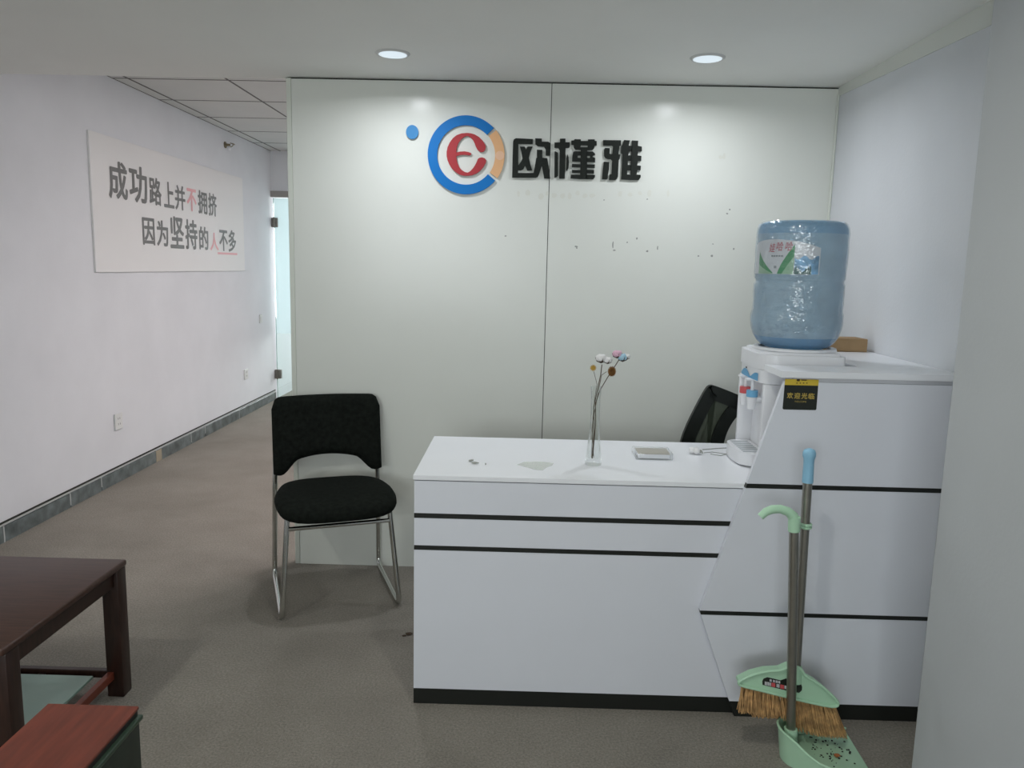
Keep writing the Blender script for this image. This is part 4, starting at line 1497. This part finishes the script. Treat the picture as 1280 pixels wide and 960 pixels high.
# rim path: far mouth corner -> back -> near mouth corner with heights
path = []
for k in range(13):
    t = k / 12
    path.append((M2.lerp(B2, t), 0.012 + 0.080 * t * t * (3 - 2 * t)))
for k in range(1, 8):
    t = k / 8
    path.append((B2.lerp(B1, t) + Vector((-0.022 * math.sin(PI * t), 0, 0)), 0.092 + 0.006 * math.sin(PI * t)))
hs = [(0, 0.094), (0.10, 0.084), (0.2, 0.068), (0.32, 0.056), (0.45, 0.056), (0.6, 0.062), (0.8, 0.062), (1.0, 0.040)]
for k in range(19):
    t = k / 18
    for i in range(len(hs) - 1):
        if hs[i][0] <= t <= hs[i + 1][0]:
            f = (t - hs[i][0]) / (hs[i + 1][0] - hs[i][0])
            h = hs[i][1] * (1 - f) + hs[i + 1][1] * f
            break
    path.append((B1.lerp(M1, t) + Vector((-0.010, -0.012, 0)) * math.sin(PI * t), h))
pc = (B1 + B2 + M1 + M2) / 4
rows_ = []
for p, h in path:
    od = (p - pc).normalized()
    od.z = 0
    po = p + od * 0.0
    flare = od * (h * 0.12)
    rows_.append([wall_mb.bm.verts.new(po + Vector((0, 0, 0.001))), wall_mb.bm.verts.new(po + flare + Vector((0, 0, h))),
                  wall_mb.bm.verts.new(po + flare - od * 0.003 + Vector((0, 0, h))), wall_mb.bm.verts.new(po - od * 0.003 + Vector((0, 0, 0.001)))])
for i in range(len(rows_) - 1):
    a, c = rows_[i], rows_[i + 1]
    for k in range(4):
        wall_mb.bm.faces.new([a[k], a[(k + 1) % 4], c[(k + 1) % 4], c[k]])
wall_mb.bm.faces.new(rows_[0])
wall_mb.bm.faces.new(list(reversed(rows_[-1])))
wl = wall_mb.build('pan_wall', M_mint, dpn, smooth=True, angle=50)
MB().tube([p + (p - pc).normalized() * (h * 0.12) + Vector((0, 0, h)) for p, h in path], 0.0035, 8).build('rolled_rim', M_mint, wl, smooth=True)
MB().tube([Vector((rb.x, RDY, 0.006)), Vector((rb.x, RDY, rb.z + 0.004))], [0.022, 0.018], 16).build('rod_socket', M_mint, dpn, smooth=True)
# sloped inner floor of the pan with the sweepings
MB().prism([B1 + Vector((0.004, 0.004, 0.030)), B2 + Vector((0.004, -0.004, 0.030)), M2 + Vector((-0.004, -0.006, 0.006)), M1 + Vector((-0.004, 0.006, 0.006))], (0, 0, 0.002)).build('sloped_floor', M_mint, dpn)
sw = MB()
for k in range(60):
    t, q = random.uniform(0.3, 0.92), random.gauss(0.62, 0.16)
    q = min(0.92, max(0.15, q))
    p = (B1.lerp(M1, t)).lerp(B2.lerp(M2, t), q)
    z = 0.030 * (1 - t) + 0.006 * t + 0.0035
    sw.sphere((p.x, p.y, z), random.uniform(0.001, 0.0035), 1, 1, 0.6, sub=1)
o = sw.build('sweepings', M_dirt)
tag(o, 'dark crumbs and fluff swept into the mint dustpan', 'dirt', kind='stuff')
for (t, q, r_, mt_, nm) in ((0.62, 0.50, 0.0075, M_dirt2, 'orange crumb lying in the mint dustpan'),):
    p = (B1.lerp(M1, t)).lerp(B2.lerp(M2, t), q)
    o = MB().sphere((p.x, p.y, 0.030 * (1 - t) + 0.006 * t + 0.008), r_, 1.2, 0.8, 0.6, lump=0.4).build('swept_crumb', mt_)
    tag(o, nm, 'crumb')

# ------------------------------------------------------------------ coffee table
TT = 0.435
ct = empty('coffee_table', (0, 0, 0))
tag(ct, 'dark red wooden coffee table with a green lower shelf', 'table')
TX1 = onZ(158, 699, TT).x
TY1 = onZ(100, 697, TT).y
TY0 = onZ(8, 812, TT).y
TX0 = TX1 - 1.05
MB().box(TX0, TX1, TY0, TY1, TT - 0.020, TT, bev=0.006, seg=3).build('tabletop', M_tabletop, ct, smooth=True)
L = 0.052
for lx in (TX0 + 0.012, TX1 - 0.003 - L):
    for ly in (TY0 + 0.012, TY1 - 0.003 - L):
        MB().box(lx, lx + L, ly, ly + L, 0.0, TT - 0.0202, bev=0.004).build('leg', M_tablewood, ct, smooth=True)
for ly in (TY0 + 0.016, TY1 - 0.016 - 0.022):
    MB().box(TX0 + 0.012 + L, TX1 - 0.003 - L, ly, ly + 0.022, TT - 0.072, TT - 0.0203, bev=0.002).build('apron', M_tablewood, ct)
for lx in (TX0 + 0.016, TX1 - 0.016 - 0.022):
    MB().box(lx, lx + 0.022, TY0 + 0.012 + L, TY1 - 0.003 - L, TT - 0.072, TT - 0.0203, bev=0.002).build('apron', M_tablewood, ct)
SZ = 0.085
for ly in (TY0 + 0.030, TY1 - 0.030 - 0.020):
    MB().box(TX0 + 0.012 + L, TX1 - 0.003 - L, ly, ly + 0.020, SZ - 0.025, SZ, bev=0.002).build('shelf_rail', M_tablewood, ct)
for lx in (TX0 + 0.030, TX1 - 0.030 - 0.020):
    MB().box(lx, lx + 0.020, TY0 + 0.012 + L, TY1 - 0.003 - L, SZ - 0.025, SZ, bev=0.002).build('shelf_rail', M_stooltop, ct)
MB().box(TX0 + 0.075, TX1 - 0.085, TY0 + 0.075, TY1 - 0.075, SZ - 0.012, SZ - 0.004, bev=0.001).build('shelf', M_greenshelf, ct)
for lx in (TX0 + 0.25, TX1 - 0.27):
    MB().box(lx, lx + 0.02, TY0 + 0.0501, TY1 - 0.0501, SZ - 0.026, SZ - 0.0125).build('shelf_bearer', M_tablewood, ct)

# ------------------------------------------------------------------ box stool in front of the table
ST = 0.375
a, c = onZ(176, 882.5, ST), onZ(60, 879, ST)
SX1, SX0, SYT = a.x, c.x, a.y
st = empty('box_stool', (0, 0, 0))
tag(st, 'small dark green box stool with a reddish wooden top', 'stool')
SYB = SYT - 0.36
MB().box(SX0, SX1 - 0.004, SYB, SYT, ST - 0.008, ST, bev=0.0015, seg=1).build('wooden_top', M_stooltop, st)
MB().box(SX0 + 0.004, SX1 - 0.006, SYB + 0.004, SYT - 0.004, ST - 0.020, ST - 0.0082).build('top_edge', M_black, st)
MB().box(SX0 - 0.002, SX1 + 0.004, SYB - 0.004, SYT + 0.003, ST - 0.032, ST - 0.0202, bev=0.004).build('lip', M_stooledge, st, smooth=True)
MB().box(SX0 + 0.004, SX1 - 0.002, SYB + 0.004, SYT - 0.003, 0.0, ST - 0.0322, bev=0.005).build('body', M_stoolbody, st, smooth=True)

# ------------------------------------------------------------------ bits on the carpet
for (px, py, r_, lb) in ((511, 792, 0.010, 'small dark leaf scrap on the carpet beside the desk corner'), (505, 794, 0.006, 'tiny dark fleck on the carpet beside the leaf scrap')):
    c = onZ(px, py, 0.004)
    o = MB().sphere((0, 0, 0), r_, 1.3, 0.9, 0.45, sub=2, lump=0.6).build('carpet_scrap', M_husk)
    o.location = (c.x, c.y, r_ * 0.4)
    tag(o, lb, 'scrap', 'scraps on the carpet')
